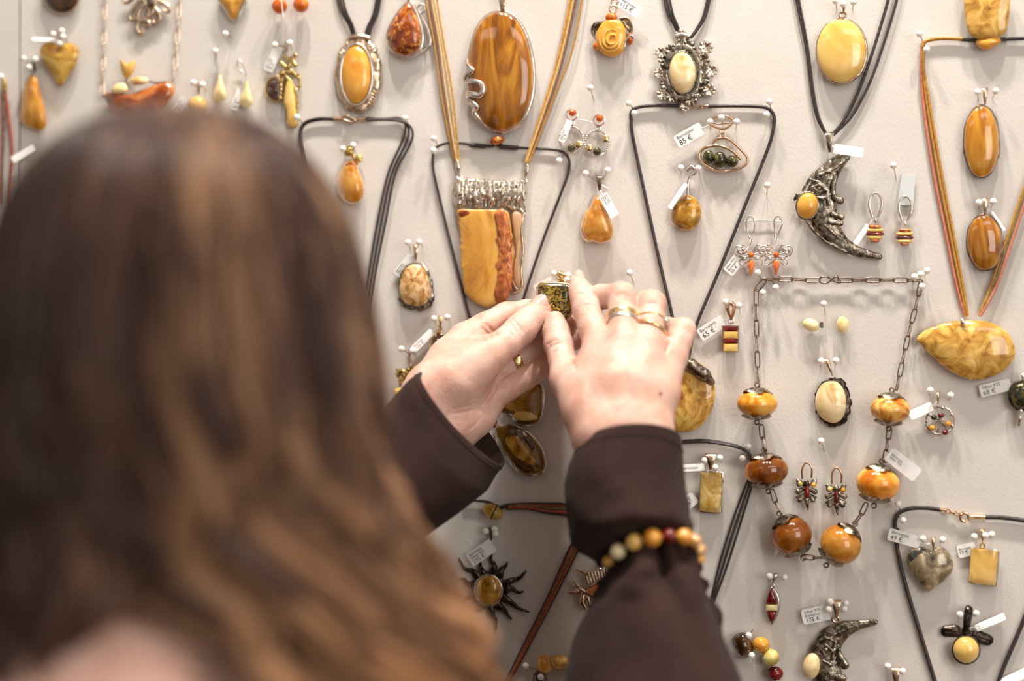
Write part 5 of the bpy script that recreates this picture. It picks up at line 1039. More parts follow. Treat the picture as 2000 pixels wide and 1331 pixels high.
lv, lf, LSC = hand_mesh(LH, LC)
# ---- right hand: back of the hand to us
RH = [
 ([J(1222, 985, 114, 15), J(1182, 852, 104, 17)], 12), ([J(1250, 985, 114, 15), J(1252, 852, 102, 16)], 12), ([J(1182, 852, 104, 17), J(1252, 852, 102, 16)], 15),
 ([J(1186, 845, 104, 16), J(1176, 760, 90, 14), J(1174, 680, 74, 11.5)], 9), ([J(1205, 845, 106, 16), J(1208, 750, 96, 13), J(1217, 668, 79, 11.5)], 9), ([J(1230, 845, 105, 16), J(1245, 755, 94, 12.5), J(1266, 674, 75, 11)], 9), ([J(1252, 845, 102, 15.5), J(1282, 770, 86, 12.5), J(1312, 698, 66, 9.8)], 9),
 # index
 ([J(1174, 680, 74, 11), J(1160, 645, 64, 9.3), J(1146, 606, 50, 8.6)], 2.5), ([J(1146, 606, 50, 8.6), J(1139, 586, 43, 7.6), J(1135, 572, 37, 7.4)], 3), ([J(1135, 572, 37, 7.4), J(1129, 551, 28, 5.6)], 3),
 # middle
 ([J(1217, 668, 79, 11.2), J(1216, 620, 70, 8.7), J(1213, 579, 58, 8.8)], 2.2), ([J(1213, 579, 58, 8.8), J(1174, 580, 42, 7.6)], 3), ([J(1174, 580, 42, 7.6), J(1152, 596, 30, 6.2)], 3),
 # ring
 ([J(1266, 674, 75, 10.8), J(1270, 630, 66, 8.6), J(1273, 594, 55, 8.7)], 2.2), ([J(1273, 594, 55, 8.7), J(1262, 592, 34, 7.5)], 3), ([J(1262, 592, 34, 7.5), J(1246, 612, 24, 6.2)], 3),
 # little finger
 ([J(1312, 698, 66, 9.8), J(1325, 668, 59, 8.2), J(1333, 647, 52, 8.1)], 2.2), ([J(1333, 647, 52, 8.1), J(1304, 642, 38, 6.8)], 3), ([J(1304, 642, 38, 6.8), J(1290, 662, 30, 5.8)], 3),
 # thumb
 ([J(1196, 840, 102, 14), J(1152, 800, 94, 15.5), J(1110, 742, 74, 11.8)], 9), ([J(1110, 742, 74, 11.6), J(1099, 705, 62, 8.8), J(1091, 674, 53, 8.9)], 2.2), ([J(1091, 674, 53, 8.9), J(1086, 648, 46, 8.3), J(1084, 628, 41, 6.6)], 3),
 # web and tendons
 ([J(1150, 770, 88, 10), J(1160, 715, 80, 9)], 10), ([J(1212, 800, 113.5, 5), J(1217, 690, 86.5, 5)], 6), ([J(1238, 800, 111.5, 4), J(1262, 695, 82, 4)], 6), ([J(1192, 790, 109, 4), J(1178, 700, 82, 4)], 6),
]
RC = []
for (cx, cy) in ((1216, 580), (1274, 597)):
    for o_, w_ in ((-5, 9), (0, 12), (5, 9)): RC.append(([(cx - w_, cy + o_ + 1), (cx, cy + o_ - 1), (cx + w_, cy + o_ + 1)], .45, .7))
for o_ in (-6, -1, 4): RC.append(([(1136, 604 + o_), (1146, 601 + o_), (1157, 605 + o_)], .45, .7))
for o_ in (0, 4): RC.append(([(1127, 575 + o_), (1135, 573 + o_), (1143, 575 + o_)], .35, .6))
RC += [([(1068, 676), (1078, 668), (1092, 664)], .5, .7), ([(1070, 683), (1082, 674), (1098, 670)], .6, .7), ([(1080, 690), (1094, 682)], .4, .6), ([(1112, 700), (1120, 712), (1124, 722)], .7, 1.0), ([(1340, 640), (1346, 652)], .4, .6), ([(1300, 690), (1306, 676), (1310, 664)], .8, 1.0)]
rv, rf, RSC = hand_mesh(RH, RC)
# ---- head, neck, torso, upper arms (coarse), in one mesh with the hands
HS = 0.945
HD = P(352, 640, 340)                                     # centre of the skull
def at(dx, dy, dz): return HD + HS * np.array([dx, dy, dz])    # metres: right, towards the wall (+y), up
EL_L, EL_R = P(440, 1400, DZ(216)), P(1300, 1650, DZ(212))
SH_L, SH_R = at(-0.175, -0.02, -0.26), at(0.175, -0.02, -0.26)
lo_ = np.minimum.reduce([EL_L, SH_L, at(-0.22, -0.16, -0.62)]) - 0.08; lo_[2] = 0.005
B = Sculpt(lo_, np.maximum.reduce([EL_R, SH_R, at(0.2, 0.16, 0.15)]) + 0.09, 0.0045)
B.ell(at(0, 0.004, -0.002), (0.071, 0.088, 0.088), None, 0.02); B.ell(at(0, 0.045, -0.055), (0.058, 0.058, 0.075), None, 0.03); B.cap(at(0, 0.06, -0.10), at(0, 0.075, -0.105), 0.028, 0.022, 0.03)   # cranium, face, chin
B.cap(at(0, 0.108, -0.005), at(0, 0.122, -0.038), 0.008, 0.012, 0.012); B.ell(at(0, 0.098, -0.072), (0.022, 0.012, 0.009), None, 0.01)     # nose, mouth
for s in (-1, 1):
    B.ell(at(0.078 * s, 0.0, -0.02), (0.010, 0.020, 0.032), None, 0.008)      # ears
    B.cut(at(0.031 * s, 0.112, 0.006), at(0.031 * s, 0.118, 0.006), 0.014, None, 0.01)
B.cap(at(0, -0.015, -0.08), at(0, -0.04, -0.22), 0.052, 0.058, 0.03)          # neck
B.cap(SH_L, SH_R, 0.058, 0.058, 0.06); B.cap(at(0, -0.04, -0.24), at(0, -0.03, -0.50), 0.115, 0.10, 0.05); B.cap(at(-0.07, -0.03, -0.30), at(-0.06, -0.03, -0.56), 0.085, 0.08, 0.05); B.cap(at(0.07, -0.03, -0.30), at(0.06, -0.03, -0.56), 0.085, 0.08, 0.05)
B.cap(SH_L, EL_L, 0.048, 0.038, 0.03); B.cap(SH_R, EL_R, 0.048, 0.038, 0.03)
for q in ([(440, 1400, 216, 36), (500, 1270, 190, 29), (580, 1150, 160, 27), (670, 1040, 130, 24), (750, 965, 110, 21), (800, 905, 100, 18)], [(1300, 1650, 212, 40), (1288, 1480, 182, 38), (1276, 1331, 150, 27), (1272, 1200, 132, 19), (1274, 1095, 120, 14), (1240, 1000, 115, 17)]):
    for a, b_ in zip(q[:-1], q[1:]): B.cap(P(a[0], a[1], DZ(a[2])), P(b_[0], b_[1], DZ(b_[2])), a[3] / 1000, b_[3] / 1000, 0.02)
HIP = [at(-0.085, -0.03, -0.66), at(0.085, -0.03, -0.66)]; KNEE = [np.array([h_[0] * 1.0, h_[1] + .01, .44]) for h_ in HIP]; ANK = [np.array([h_[0], h_[1] - .02, .09]) for h_ in HIP]
B.cap(at(0, -0.03, -0.50), at(0, -0.03, -0.62), 0.105, 0.12, 0.06)
for h_, k_, a_ in zip(HIP, KNEE, ANK):
    B.cap(h_, k_, 0.082, 0.052, 0.04); B.cap(k_, a_, 0.05, 0.034, 0.02); B.cap(a_ + [0, -.02, -.045], a_ + [0, .15, -.06], 0.034, 0.024, 0.02)
bv, bf = B.mesh(3)
n1, n2 = len(bv), len(bv) + len(lv)
V = np.concatenate([bv, lv, rv]); F = np.concatenate([bf, lf + n1, rf + n2])
WOMAN = mk('person', (V, F), SKIN, None, None)
tag_props(WOMAN, 'long-haired person in a dark brown blouse seen from behind, both hands holding a green pendant', 'person')
for s in (-1, 1): mk('eye', g_ball(at(0.031 * s, 0.092, 0.006), 0.012), EYE, WOMAN)
mk('lips', g_ball(at(0, 0.108, -0.072), (0.020, 0.005, 0.006)), LIP, WOMAN)
def nail(tip, base, nrm, w, L, off=0.0):
    """curved nail plate at the finger end: tip and base points on the finger axis, nrm outward"""
    tip, base = np.array(tip), np.array(base); t = tip - base; t /= np.linalg.norm(t); nrm = np.array(nrm, float); nrm -= t * (nrm @ t); nrm /= np.linalg.norm(nrm); s = np.cross(t, nrm)
    rows = []
    for i in range(9):
        v = i / 8; ww = w * (0.80 + 0.30 * v - 0.12 * v * v) * (1 if 0 < i < 8 else 0.72); row = []
        for j in range(9):
            u = (j - 4) / 4; ang = u * 1.05
            y = L * (v - 0.5) + (0.10 * L * (1 - u * u) * (1 if v > .5 else -1))
            row.append(tip + t * (off + y) + s * math.sin(ang) * ww + nrm * (math.cos(ang) * ww * 0.9 - ww * 0.9 + 0.0004 - 0.0016 * max(0, v - .6) * 0))
        rows.append(np.array(row))
    top, F1 = g_loft(rows, closed=False); bot = top - nrm * 0.0007; n = len(top)
    F2 = F1 + [[i + n for i in f[::-1]] for f in F1]
    ring = [i for i in range(9)] + [9 * i + 8 for i in range(1, 9)] + [72 + j for j in range(7, -1, -1)] + [9 * i for i in range(7, 0, -1)]
    F2 += [[ring[i], ring[(i + 1) % len(ring)], ring[(i + 1) % len(ring)] + n, ring[i] + n] for i in range(len(ring))]
    return np.concatenate([top, bot]), F2
tocam = lambda p: (CAM - p) / np.linalg.norm(CAM - p)
def add_nail(tip, base, r, nrm_off, w, L, off, lab=None):
    tp, bs = P(tip[0], tip[1], DZ(tip[2])), P(base[0], base[1], DZ(base[2])); nrm = tocam(tp) + np.array(nrm_off); t = tp - bs; t /= np.linalg.norm(t); nrm = nrm - t * (nrm @ t); nrm /= np.linalg.norm(nrm)
    mk('fingernail', nail(tp + nrm * r, bs + nrm * r, nrm, w, L, off), NAIL, WOMAN, 60)
add_nail((1050, 607, 35), (1030, 625, 42), 0.0082, (-.35, 0, .45), 0.0068, 0.013, -0.0005)
add_nail((1084, 632, 42), (1089, 660, 49), 0.0072, (-1.5, 0, .25), 0.0055, 0.0115, 0.0005)
add_nail((1130, 554, 29), (1136, 574, 38), 0.0058, (.45, 0, .35), 0.0046, 0.0095, 0.001)

mk('mole', g_ball(RSC.hit(1290, 768), (.0011, .0011, .0011), 10, 6), plain('mole', (176, 104, 84), .5), WOMAN)
# ---- blouse: torso shell and the two wide sleeves
def fabmat():
    m, nt, lk, b = new_mat('dark_brown_cotton'); r, n, mp = noise_ramp(nt, lk, [srgb(44, 30, 28), srgb(55, 38, 35)], 30, 4, .5); lk.new(r.outputs['Color'], b.inputs['Base Color'])
    pset(b, rough=0.85, sheen=0.03, spec=0.1); add_bump(nt, lk, b, 1400, 0.0003, 0.4); return m
FAB = fabmat()
BL = Sculpt(np.array([B.lo[0], B.lo[1], HIP[0][2] - .12]), B.lo + B.h * (B.n - 1), 0.006)
BL.cap(SH_L, SH_R, 0.062, 0.062, 0.06); BL.cap(at(0, -0.04, -0.26), at(0, -0.03, -0.50), 0.117, 0.11, 0.05); BL.cap(at(-0.07, -0.03, -0.31), at(-0.06, -0.03, -0.56), 0.092, 0.09, 0.05); BL.cap(at(0.07, -0.03, -0.31), at(0.06, -0.03, -0.56), 0.092, 0.09, 0.05)
BL.cap(at(0, -0.03, -0.48), at(0, -0.03, -0.66), 0.128, 0.142, 0.05); BL.cap(SH_L, EL_L, 0.060, 0.052, 0.03); BL.cap(SH_R, EL_R, 0.060, 0.052, 0.03); BL.cut(at(0, -0.03, -0.08), at(0, -0.05, -0.25), 0.085, None, 0.01)
mk('blouse', BL.mesh(3), FAB, WOMAN, None)
TR = Sculpt(np.array([HIP[0][0] - .16, HIP[0][1] - .2, .04]), np.array([HIP[1][0] + .16, HIP[0][1] + .2, HIP[0][2] + .14]), 0.008)
TR.cap(at(0, -0.03, -0.58), at(0, -0.03, -0.62), 0.125, 0.13, 0.05)
for h_, k_, a_ in zip(HIP, KNEE, ANK): TR.cap(h_, k_, 0.094, 0.068, 0.03); TR.cap(k_, a_, 0.066, 0.06, 0.02)
mk('trousers', TR.mesh(2), plain('black_denim', (40, 40, 46), .85), WOMAN, None)
for a_ in ANK: mk('shoe', g_ball(a_ + [0, .06, -.045], (.047, .135, .045), 20, 14), plain('dark_leather_shoe', (44, 32, 28), .4), WOMAN)
def sleeve(rings, N=128, extra=None, seed=0):
    """loft of rings (cx, cy, d, half vector px (hx, hy), front vector px (fx, fy), depth radius mm, fold amplitude mm, fold freq)"""
    R = np.array([tuple(r) + (0,) * (11 - len(r)) for r in rings], float); m = 70; u = np.linspace(0, len(R) - 1, m)
    Rs = np.stack([np.interp(u, np.arange(len(R)), R[:, k]) for k in range(R.shape[1])], 1)
    for _ in range(2): Rs[1:-1] = (Rs[:-2] + 2 * Rs[1:-1] + Rs[2:]) / 4
    th = np.linspace(0, 2 * math.pi, N, endpoint=False); out = []; rs = np.random.RandomState(seed); ph = rs.uniform(0, 6.28, 8)
    for i, r in enumerate(Rs):
        cx, cy, d, hx, hy, fx, fy, dr, amp, fr, dh = r; v = i / m
        w = amp * (np.sin(fr * th + ph[0] + 2.2 * v) * .6 + np.sin((fr * 1.7) // 1 * th + ph[1] - 3 * v) * .4) + .9 * np.sin(2 * th + 5 * v + ph[2]) + .6 * np.sin(3 * th - 9 * v + ph[3])
        if extra: w = w + extra(v * (len(R) - 1), th)
        pts = []
        for t, ww in zip(th, w):
            c, s = math.cos(t), math.sin(t); g = 1 + ww / max(dr, 1)
            pts.append(P(cx + g * (hx * c) + fx * s, cy + g * (hy * c) + fy * s, DZ(d) + g * dr * s - dh * c))
        out.append(np.array(pts))
    return out
def sleeve_obj(name, rings, seed, hem=True, **kw):
    o_ = sleeve(rings, seed=seed, **kw); inner = []
    for r in o_[:14]:
        c = r.mean(0); inner.append(c + (r - c) * 0.955)
    allr = inner[::-1] + o_; O = mk(name, g_loft(allr), FAB, WOMAN, 80)
    if hem:
        q = o_[3]; c = q.mean(0); mk('hem_seam', g_tube(c + (q - c) * 1.004, 0.00035, 5, True), FAB, O)
    return o_
RS = [(1232, 862, 104, 97, -6, 0, -34, 30, .2, 3), (1222, 905, 108, 110, -3, 0, -34, 33, .4, 3), (1220, 950, 112, 118, 4, 0, -34, 36, .6, 3), (1225, 1000, 116, 122, -2, 0, -34, 39, 1.0, 4), (1234, 1052, 120, 119, -14, 0, -34, 40, 1.8, 5), (1256, 1074, 122, 98, -20, 0, -33, 31, 3.0, 6),
      (1275, 1082, 122, 82, -15, 0, -33, 24, 3.0, 7), (1277, 1102, 124, 86, -12, 0, -33, 25, 3.4, 6), (1272, 1160, 130, 114, -6, 0, -33, 33, 4.2, 4), (1268, 1235, 138, 146, 0, 0, -30, 41, 4.2, 3), (1276, 1331, 150, 176, 0, 0, -28, 48, 3.6, 3), (1288, 1480, 180, 196, 0, 0, -20, 52, 2, 3), (1300, 1650, 212, 190, 0, 0, -10, 50, 2, 3)]
def rfold(r, th):
    g = lambda x, c, w: np.exp(-((x - c) / w) ** 2)
    w = -12.0 * g(r, 5.1, .8) * g(th, 1.65, .6) - 5.0 * g(r, 5.3, .7) * g(th, 2.7, .4)            # hollow above the bracelet
    w += 4.0 * g(r, 3.9, .6) * g(th, 1.7, .8)                                                     # overhanging cuff
    if r > 6: w = w - 11.0 * g(th, 1.60 - .17 * (r - 6), .10 + .025 * (r - 6)) * np.clip((r - 6) / .4, 0, 1) * np.clip((10.2 - r) / 3, 0, 1) + 4.0 * g(th, 1.95 - .10 * (r - 6), .22) * np.clip((r - 6) / .6, 0, 1) * np.clip((10 - r) / 3, 0, 1)
    if r > 6: w = w - 3.5 * g(th, .75, .12) * np.clip((r - 6) / .4, 0, 1) * np.clip((8.5 - r) / 2, 0, 1) - 3.5 * g(th, 2.45 + .05 * (r - 6), .14) * np.clip((r - 6) / .4, 0, 1) * np.clip((9 - r) / 2, 0, 1)
    return w
rings_R = sleeve_obj('sleeve', RS, 3, extra=rfold)
LS = [(903, 818, 74, 81, 87, -13, 20, 30, .2, 3, 20), (884, 838, 80, 84, 90, -14, 22, 33, .4, 3, 16), (862, 866, 87, 88, 92, -16, 24, 35, .8, 3, 8), (815, 908, 96, 82, 92, -16, 24, 37, 1.4, 3), (750, 962, 110, 72, 92, -14, 24, 38, 1.8, 3), (670, 1040, 130, 72, 90, -14, 22, 40, 2.0, 3), (580, 1150, 160, 74, 90, -12, 18, 43, 2.2, 3), (500, 1270, 190, 82, 80, -8, 12, 46, 2, 3), (440, 1400, 216, 120, 60, 0, 0, 50, 2, 3)]
rings_L = sleeve_obj('sleeve', LS, 5)

# ---- bead bracelet over the right sleeve
BR = wthing('bead_bracelet', 'stretch bracelet of round amber beads worn over the right sleeve', 'bracelet', 1275, 1060, d=140)
vis = [(1190, 1098, 134, 14, 'mottled'), (1208, 1078, 141, 17, 'ivory'), (1239, 1060, 148, 18, 'egg'), (1274, 1051, 152, 19, 'butter'), (1308, 1047, 151, 15, 'red'), (1337, 1050, 147, 17, 'butter'), (1357, 1058, 140, 14, 'agate'), (1366, 1076, 128, 14, 'agate'), (1362, 1092, 114, 15, 'butter'), (1335, 1106, 100, 15, 'egg'), (1300, 1114, 96, 15, 'tea'), (1262, 1116, 98, 15, 'butter'), (1224, 1112, 106, 15, 'egg'), (1198, 1106, 121, 14, 'tea')]
for x, y, d, r, m_ in vis: mk('amber_bead', pball(x, y, DZ(122) + (d - 122) * 1.0 , r), A_[m_], BR)
mk('elastic_string', g_tube(crom([P(a[0], a[1], DZ(122) + a[2] - 122) for a in vis], 60), .0006, 6, True), M_['paper'], BR)

# ---- finger rings
def fring(name, label, a, b_, t, R, wd, th, mat, tilt=(0, 0, 0), grp=None, sq=1.0):
    a, b_ = P(a[0], a[1], DZ(a[2])), P(b_[0], b_[1], DZ(b_[2])); ax = b_ - a; ax /= np.linalg.norm(ax); ax = ax + np.array(tilt); ax /= np.linalg.norm(ax); c = a + (b_ - a) * t; R /= 1000
    u = np.cross(ax, [0, 1.0, 0]); u /= np.linalg.norm(u); w = np.cross(ax, u); tt = np.linspace(0, 2 * math.pi, 48, endpoint=False); rings = []
    for q in np.linspace(0, 2 * math.pi, 10, endpoint=False):
        rr = R + th / 1000 * (1 + math.cos(q)); off = wd / 2000 * math.sin(q)
        rings.append(c + rr * (np.outer(np.cos(tt), u) + np.outer(np.sin(tt), w)) + ax * off)
    T = thing(name, label, 'ring', c); g = g_loft(rings + [rings[0]]); mk('band', g, M_[mat], T, 60); return T, c, ax, u, w, R
T, c, ax, u, w, R = fring('finger_ring', 'wide textured gold ring with two bands on the right middle finger', (1217, 668, 79), (1216, 600, 64), .72, 9.6, 3.6, .5, 'gold')
mk('second_band', g_loft([c - ax * .0036 + (R + .0005 * (1 + math.cos(q))) * (np.outer(np.cos(tt_), u) + np.outer(np.sin(tt_), w)) + ax * .0013 * math.sin(q) for tt_ in [np.linspace(0, 2 * math.pi, 48, endpoint=False)] for q in np.linspace(0, 2 * math.pi, 11)]), M_['silver'], T, 60)
T, c, ax, u, w, R = fring('finger_ring', 'thin gold ring with a small clear stone on the right ring finger', (1266, 674, 75), (1272, 604, 58), .66, 9.5, 1.4, .5, 'gold')
mk('clear_stone', g_ball(P(1301, 627, DZ(68)), .0022, 10, 6), M_['silver'], T)
fring('finger_ring', 'plain rounded gold ring tilted below the stone ring on the right ring finger', (1266, 674, 75), (1272, 604, 58), .40, 10.4, 2.2, .6, 'gold', (.25, 0, .0))
fring('finger_ring', 'twisted pale gold ring on the left ring finger', (985, 718, 33), (1020, 701, 27), .62, 9.5, 5.0, .5, 'gold')

# ---- the green pendant held in both hands
GP = wthing('amber_pendant', 'square green amber pendant full of gold flakes held between both hands', 'pendant', 1085, 590, d=20)
go = crom([(1058, 554), (1086, 553), (1112, 557), (1117, 570), (1117, 595), (1112, 618), (1100, 627), (1080, 626), (1058, 612), (1051, 600), (1050, 575), (1052, 560)], 56)
tl = lambda y: 14 + (y - 553) * 0.10
def tilt_dome(o_, off, e, hh, rings):
    n = len(o_); c = o_.mean(0); V = [np.array([P(p[0], p[1], tl(p[1]) + off) for p in o_]), np.array([P(p[0], p[1], tl(p[1]) + off + e) for p in o_])]
    for k in range(1, rings):
        s = math.cos(.5 * math.pi * k / rings); q = c + (o_ - c) * s; V.append(np.array([P(p[0], p[1], tl(p[1]) + off + e + hh * (1 - s * s) ** .4) for p in q]))
    V.append(np.array([P(c[0], c[1], tl(c[1]) + off + e + hh)])); V = np.concatenate(V); F = []
    for i in range(rings):
        for j in range(n): F.append([i * n + j, i * n + (j + 1) % n, (i + 1) * n + (j + 1) % n, (i + 1) * n + j])
    F += [[rings * n + j, rings * n + (j + 1) % n, len(V) - 1] for j in range(n)]; F.append(list(range(n))[::-1]); return V, F
mk('green_amber', tilt_dome(go, 1, 2.5, 2.6, 9), A_['green'], GP, 60)
mk('gold_frame', gj(g_tube(np.array([P(p[0] + .8, p[1] + .8, tl(p[1]) + 2.2) for p in go]), .0011, 8, True), tilt_dome(go, 0, .6, .4, 3)), M_['rose'], GP)
rs = np.random.RandomState(12)
fl = []
for k in range(110):
    a, r_ = rs.uniform(0, 6.28), math.sqrt(rs.uniform(0, 1)); x, y = 1084 + 30 * r_ * math.cos(a), 590 + 33 * r_ * math.sin(a); z = tl(y) + 3.6 + 2.6 * (1 - min(r_, .99) ** 2) ** .4
    c = P(x, y, z); s = rs.uniform(.0003, .0009); M3 = np.array([[math.cos(a), 0, math.sin(a)], [0, 1, 0], [-math.sin(a), 0, math.cos(a)]])
    fl.append(g_ball(c, (s, s * .25, s * rs.uniform(.4, .9)), 6, 4, M3))
mk('gold_flakes', gj(*fl), A_['honey'], GP, 30)['kind'] = 'stuff'
mk('bail', relief([[(1094, 534, 12, 6), (1097, 546, 14, 7), (1099, 554, 16, 5)], [(1090, 532, 16, 2.5), (1104, 538, 18, 2.5)], [(1090, 544, 18, 2.5), (1104, 550, 20, 2.5)]], 4, .5, 1.2, 1.2), M_['gold'], GP)
pins('holding the gold bail of the green pendant', (1083, 535), (1110, 538, 1120, 544), (1108, 547, 1118, 546, 13))
tag(1062, 556, 40, 16, 28, 'printed price tag edge peeking out above the green pendant', ('Bernstein',), d=9, to=(1096, 550, 10), sizes=[.55])
# ================================================================ the hair: thousands of fine strands gathered in wavy locks
def hairmat(name):
    m, nt, lk, b = new_mat(name)
    at_ = nt.new('ShaderNodeAttribute'); at_.attribute_name = 'hcol'; lk.new(at_.outputs['Color'], b.inputs['Base Color']); pset(b, rough=0.37, spec=0.5)
    tr = nt.new('ShaderNodeBsdfTranslucent'); lk.new(at_.outputs['Color'], tr.inputs['Color']); mx = nt.new('ShaderNodeMixShader'); mx.inputs[0].default_value = 0.22
    lk.new(b.outputs[0], mx.inputs[1]); lk.new(tr.outputs[0], mx.inputs[2]); lk.new(mx.outputs[0], nt['Material Output'].inputs[0]); return m
prof = np.array([(.110, .004, .004), (.107, .024, .03), (.099, .042, .053), (.086, .057, .072), (.068, .070, .088), (.045, .080, .100), (.020, .086, .106), (-.006, .090, .109), (-.034, .094, .109), (-.062, .098, .107), (-.09, .106, .106), (-.12, .120, .107), (-.16, .140, .110), (-.21, .158, .115), (-.27, .168, .118)])
PR = crom(prof, 120, False)
def hair_points(phi, rho, length, K_, drift):
    """phi, rho, length arrays (S) -> S x K x 3 guide points in head space; length 0..1 of the profile"""
    u = np.linspace(0, 1, K_)[None, :] ** 0.9 * length[:, None] * 119; i0 = np.clip(u.astype(int), 0, 118); f = u - i0
    q = PR[i0] * (1 - f[..., None]) + PR[i0 + 1] * f[..., None]; z, a, b_ = q[..., 0], q[..., 1], q[..., 2]
    low = np.clip((-.02 - z) / .2, 0, 1)
    ph_ = phi[:, None] + drift[:, None] * np.clip((.06 - z) / .25, 0, 1)
    c, s = np.cos(ph_), np.sin(ph_)
    a = a * np.where(c < 0, 1 - .25 * low, 1.0)
    b2 = np.where(s > 0, b_, b_ * (.95 - .1 * low))
    r = 1 + (rho[:, None] - 1) * np.clip(u / 25, .25, 1)
    x = a * c * r; y = -b2 * s * r
    return np.stack([x, y, z], -1), low, u / 119
rs = np.random.RandomState(21); GX = 0.030     # where the hair parts over the nape
NL, NS, KP = 270, 27, 34
lphi = np.concatenate([rs.uniform(-.45, math.pi + .45, int(NL * .86)), rs.uniform(-.9, -.3, NL - int(NL * .86) - 25), rs.uniform(math.pi + .3, math.pi + .9, 25)]); lrho = np.clip(rs.normal(.98, .06, NL), .85, 1.08); llen = rs.uniform(.86, 1.0, NL); lph = rs.uniform(0, 6.28, NL); lamp = rs.uniform(.008, .021, NL); lwl = rs.uniform(.065, .12, NL); ldr = rs.normal(0, .13, NL)
tone = np.clip(.47 + .15 * np.cos(lphi) + rs.normal(0, .36, NL), 0, 1); lw = rs.uniform(.14, .25, NL)
idx = np.repeat(np.arange(NL), NS); S_n = len(idx)
dphi = rs.normal(0, .5, S_n); drho = rs.normal(0, .5, S_n)
G, low, uu = hair_points(lphi[idx] + 0 * dphi, lrho[idx], llen[idx], KP, ldr[idx])
# spread of the strands inside their lock: wide on the skull, gathered further down, loose at the ends
wid = (lw[idx] * .10)[:, None] * (1.0 - .45 * np.clip(uu / .55, 0, 1) + .35 * np.clip((uu - .75) / .25, 0, 1)) * np.clip(uu / .12, .25, 1)
tx = -np.sin(lphi[idx])[:, None]; ty = -np.cos(lphi[idx])[:, None]
G[..., 0] += tx * wid * dphi[:, None]; G[..., 1] += ty * wid * dphi[:, None]
nx, ny = np.cos(lphi[idx])[:, None], -np.sin(lphi[idx])[:, None]
rise = drho[:, None] * .0035 * np.clip(uu / .2, 0, 1); rise = rise - .0045 * (dphi[:, None] ** 2) * np.clip(uu / .2, 0, 1)
G[..., 0] += nx * rise; G[..., 1] += ny * rise
# waves, growing towards the ends, shared by each lock
wv = np.sin(G[..., 2] / lwl[idx][:, None] * 6.28 + lph[idx][:, None]) * lamp[idx][:, None] * (.12 + 1.5 * low) ; w2 = np.cos(G[..., 2] / lwl[idx][:, None] * 6.28 + lph[idx][:, None] * 1.3) * lamp[idx][:, None] * (.10 + .9 * low)
G[..., 0] += tx * wv + nx * w2; G[..., 1] += ty * wv + ny * w2
# the hair falls apart over the nape and shows a little neck
back = np.clip(np.sin(lphi[idx])[:, None], 0, 1); gap = np.clip((-.112 - G[..., 2]) / .05, 0, 1) * back; dx = G[..., 0] - GX
G[..., 0] += np.sign(dx) * .040 * gap * np.exp(-(dx / .05) ** 2)
G += rs.normal(0, .0007, (S_n, 1, 3)) * np.clip(uu / .1, 0, 1)[..., None]
G = HD + HS * G
rad = (np.float64(.00055) * (1 - .55 * np.clip((uu - .8) / .2, 0, 1)))[..., None]
t = np.gradient(G, axis=1); t /= np.linalg.norm(t, axis=2)[..., None] + 1e-9
nr = np.stack([nx + 0 * uu, ny + 0 * uu, 0 * uu], -1); u1 = np.cross(t, nr); u1 /= np.linalg.norm(u1, axis=2)[..., None] + 1e-9; u2 = np.cross(t, u1)
ringv = np.stack([G + rad * (math.cos(a) * u1 * 1.25 + math.sin(a) * u2) for a in (1.57, 3.66, 5.76)], 2)    # S, K, 3, 3
V = ringv.reshape(-1, 3)
base = (np.arange(S_n)[:, None, None] * KP + np.arange(KP - 1)[None, :, None]) * 3; j = np.arange(3)[None, None, :]; j2 = (j + 1) % 3
Q = np.stack([base + j, base + j2, base + 3 + j2, base + 3 + j], -1).reshape(-1, 4)
cd, cm_, cl_ = np.array(srgb(72, 50, 45)), np.array(srgb(108, 78, 65)), np.array(srgb(172, 130, 98)); tip = np.array(srgb(200, 142, 88))
tn = np.clip(tone[idx] + rs.normal(0, .06, S_n), 0, 1)[:, None]
cs = np.where(tn < .5, cd + (cm_ - cd) * tn * 2, cm_ + (cl_ - cm_) * (tn - .5) * 2)
e_ = (np.clip((uu - .45) / .5, 0, 1) * np.clip((np.cos(lphi[idx])[:, None] - .15) / .6, 0.06, 1) * (.5 + .5 * tone[idx])[:, None])[..., None] * .8
colr = cs[:, None, :] * (1 - e_) + tip * e_
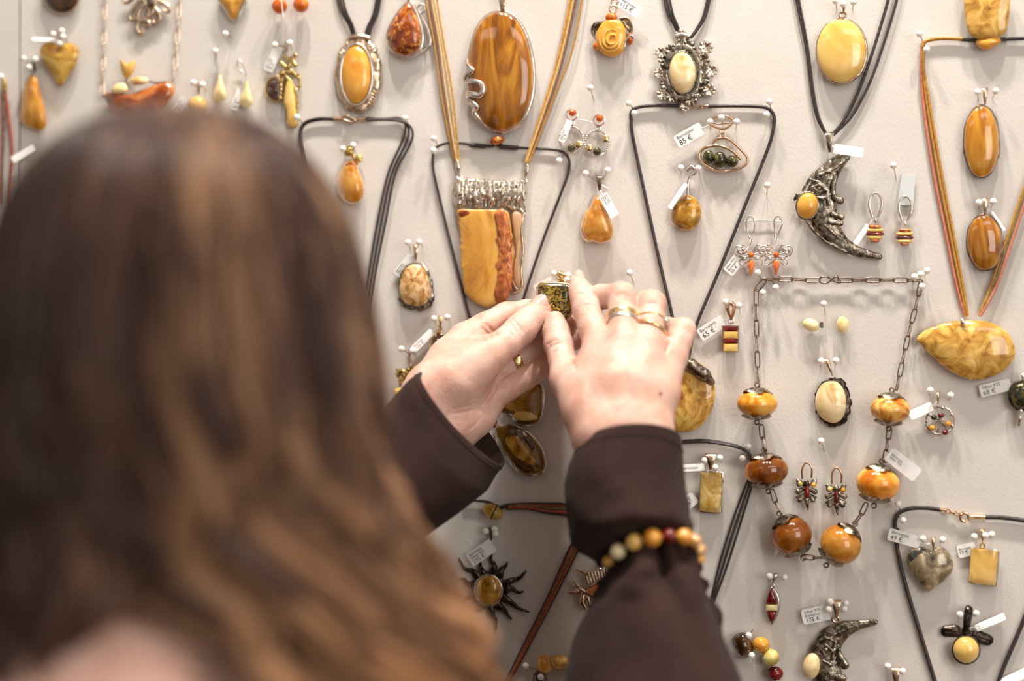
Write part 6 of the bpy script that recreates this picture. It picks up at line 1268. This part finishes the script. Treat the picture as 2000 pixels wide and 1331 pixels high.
def mk_fast(name, V, Q, mat, parent, col=None):
    loc = ROOT[parent.name]; me = bpy.data.meshes.new(name); me.vertices.add(len(V)); me.vertices.foreach_set('co', (V - loc).astype(np.float32).ravel())
    me.loops.add(Q.size); me.loops.foreach_set('vertex_index', Q.astype(np.int32).ravel()); me.polygons.add(len(Q)); me.polygons.foreach_set('loop_start', np.arange(0, Q.size, 4, dtype=np.int32))
    me.polygons.foreach_set('use_smooth', np.ones(len(Q), bool)); me.update(calc_edges=True); me.validate()
    if col is not None:
        a = me.attributes.new('hcol', 'FLOAT_COLOR', 'POINT'); a.data.foreach_set('color', np.c_[col, np.ones(len(col))].astype(np.float32).ravel())
    me.materials.append(mat); o = bpy.data.objects.new(name, me); COL.objects.link(o); o.parent = parent; ROOT[o.name] = loc; return o
HM = hairmat('brown_hair')
hair = mk_fast('hair', V, Q, HM, WOMAN, np.repeat(colr.reshape(-1, 3), 3, axis=0)); hair['kind'] = 'stuff'; hair['label'] = 'long wavy brown hair with lighter golden ends'
# dense under-layer that the outer strands lie on
rings = []; N = 64; th = np.linspace(0, 2 * math.pi, N, endpoint=False)
for k in np.linspace(2, 112, 40):
    z, a, b_ = PR[int(k)]; lw_ = np.clip((-.02 - z) / .2, 0, 1); a2 = np.where(np.cos(th) < 0, a * (1 - .25 * lw_), a) * .90; bb = np.where(np.sin(th) > 0, b_ * .90, b_ * (.62 - .35 * lw_))
    rpl = 1 + .02 * np.sin(th * 13 + z * 20); x = a2 * np.cos(th) * rpl; y = -bb * np.sin(th) * rpl
    bk = np.clip(np.sin(th), 0, 1); gp = np.clip((-.112 - z) / .05, 0, 1) * bk; dx = x - GX; y = y + gp * .09 * np.exp(-(dx / .045) ** 2)
    rings.append(HD + HS * np.stack([x, y, np.full(N, z)], 1))
V2, F2 = g_loft(rings, cap0=True)
ul = mk('hair_underlayer', (V2, F2), HM, WOMAN, None); a = ul.data.attributes.new('hcol', 'FLOAT_COLOR', 'POINT'); a.data.foreach_set('color', np.tile(np.r_[cd * .8, 1.0], len(V2)).astype(np.float32))
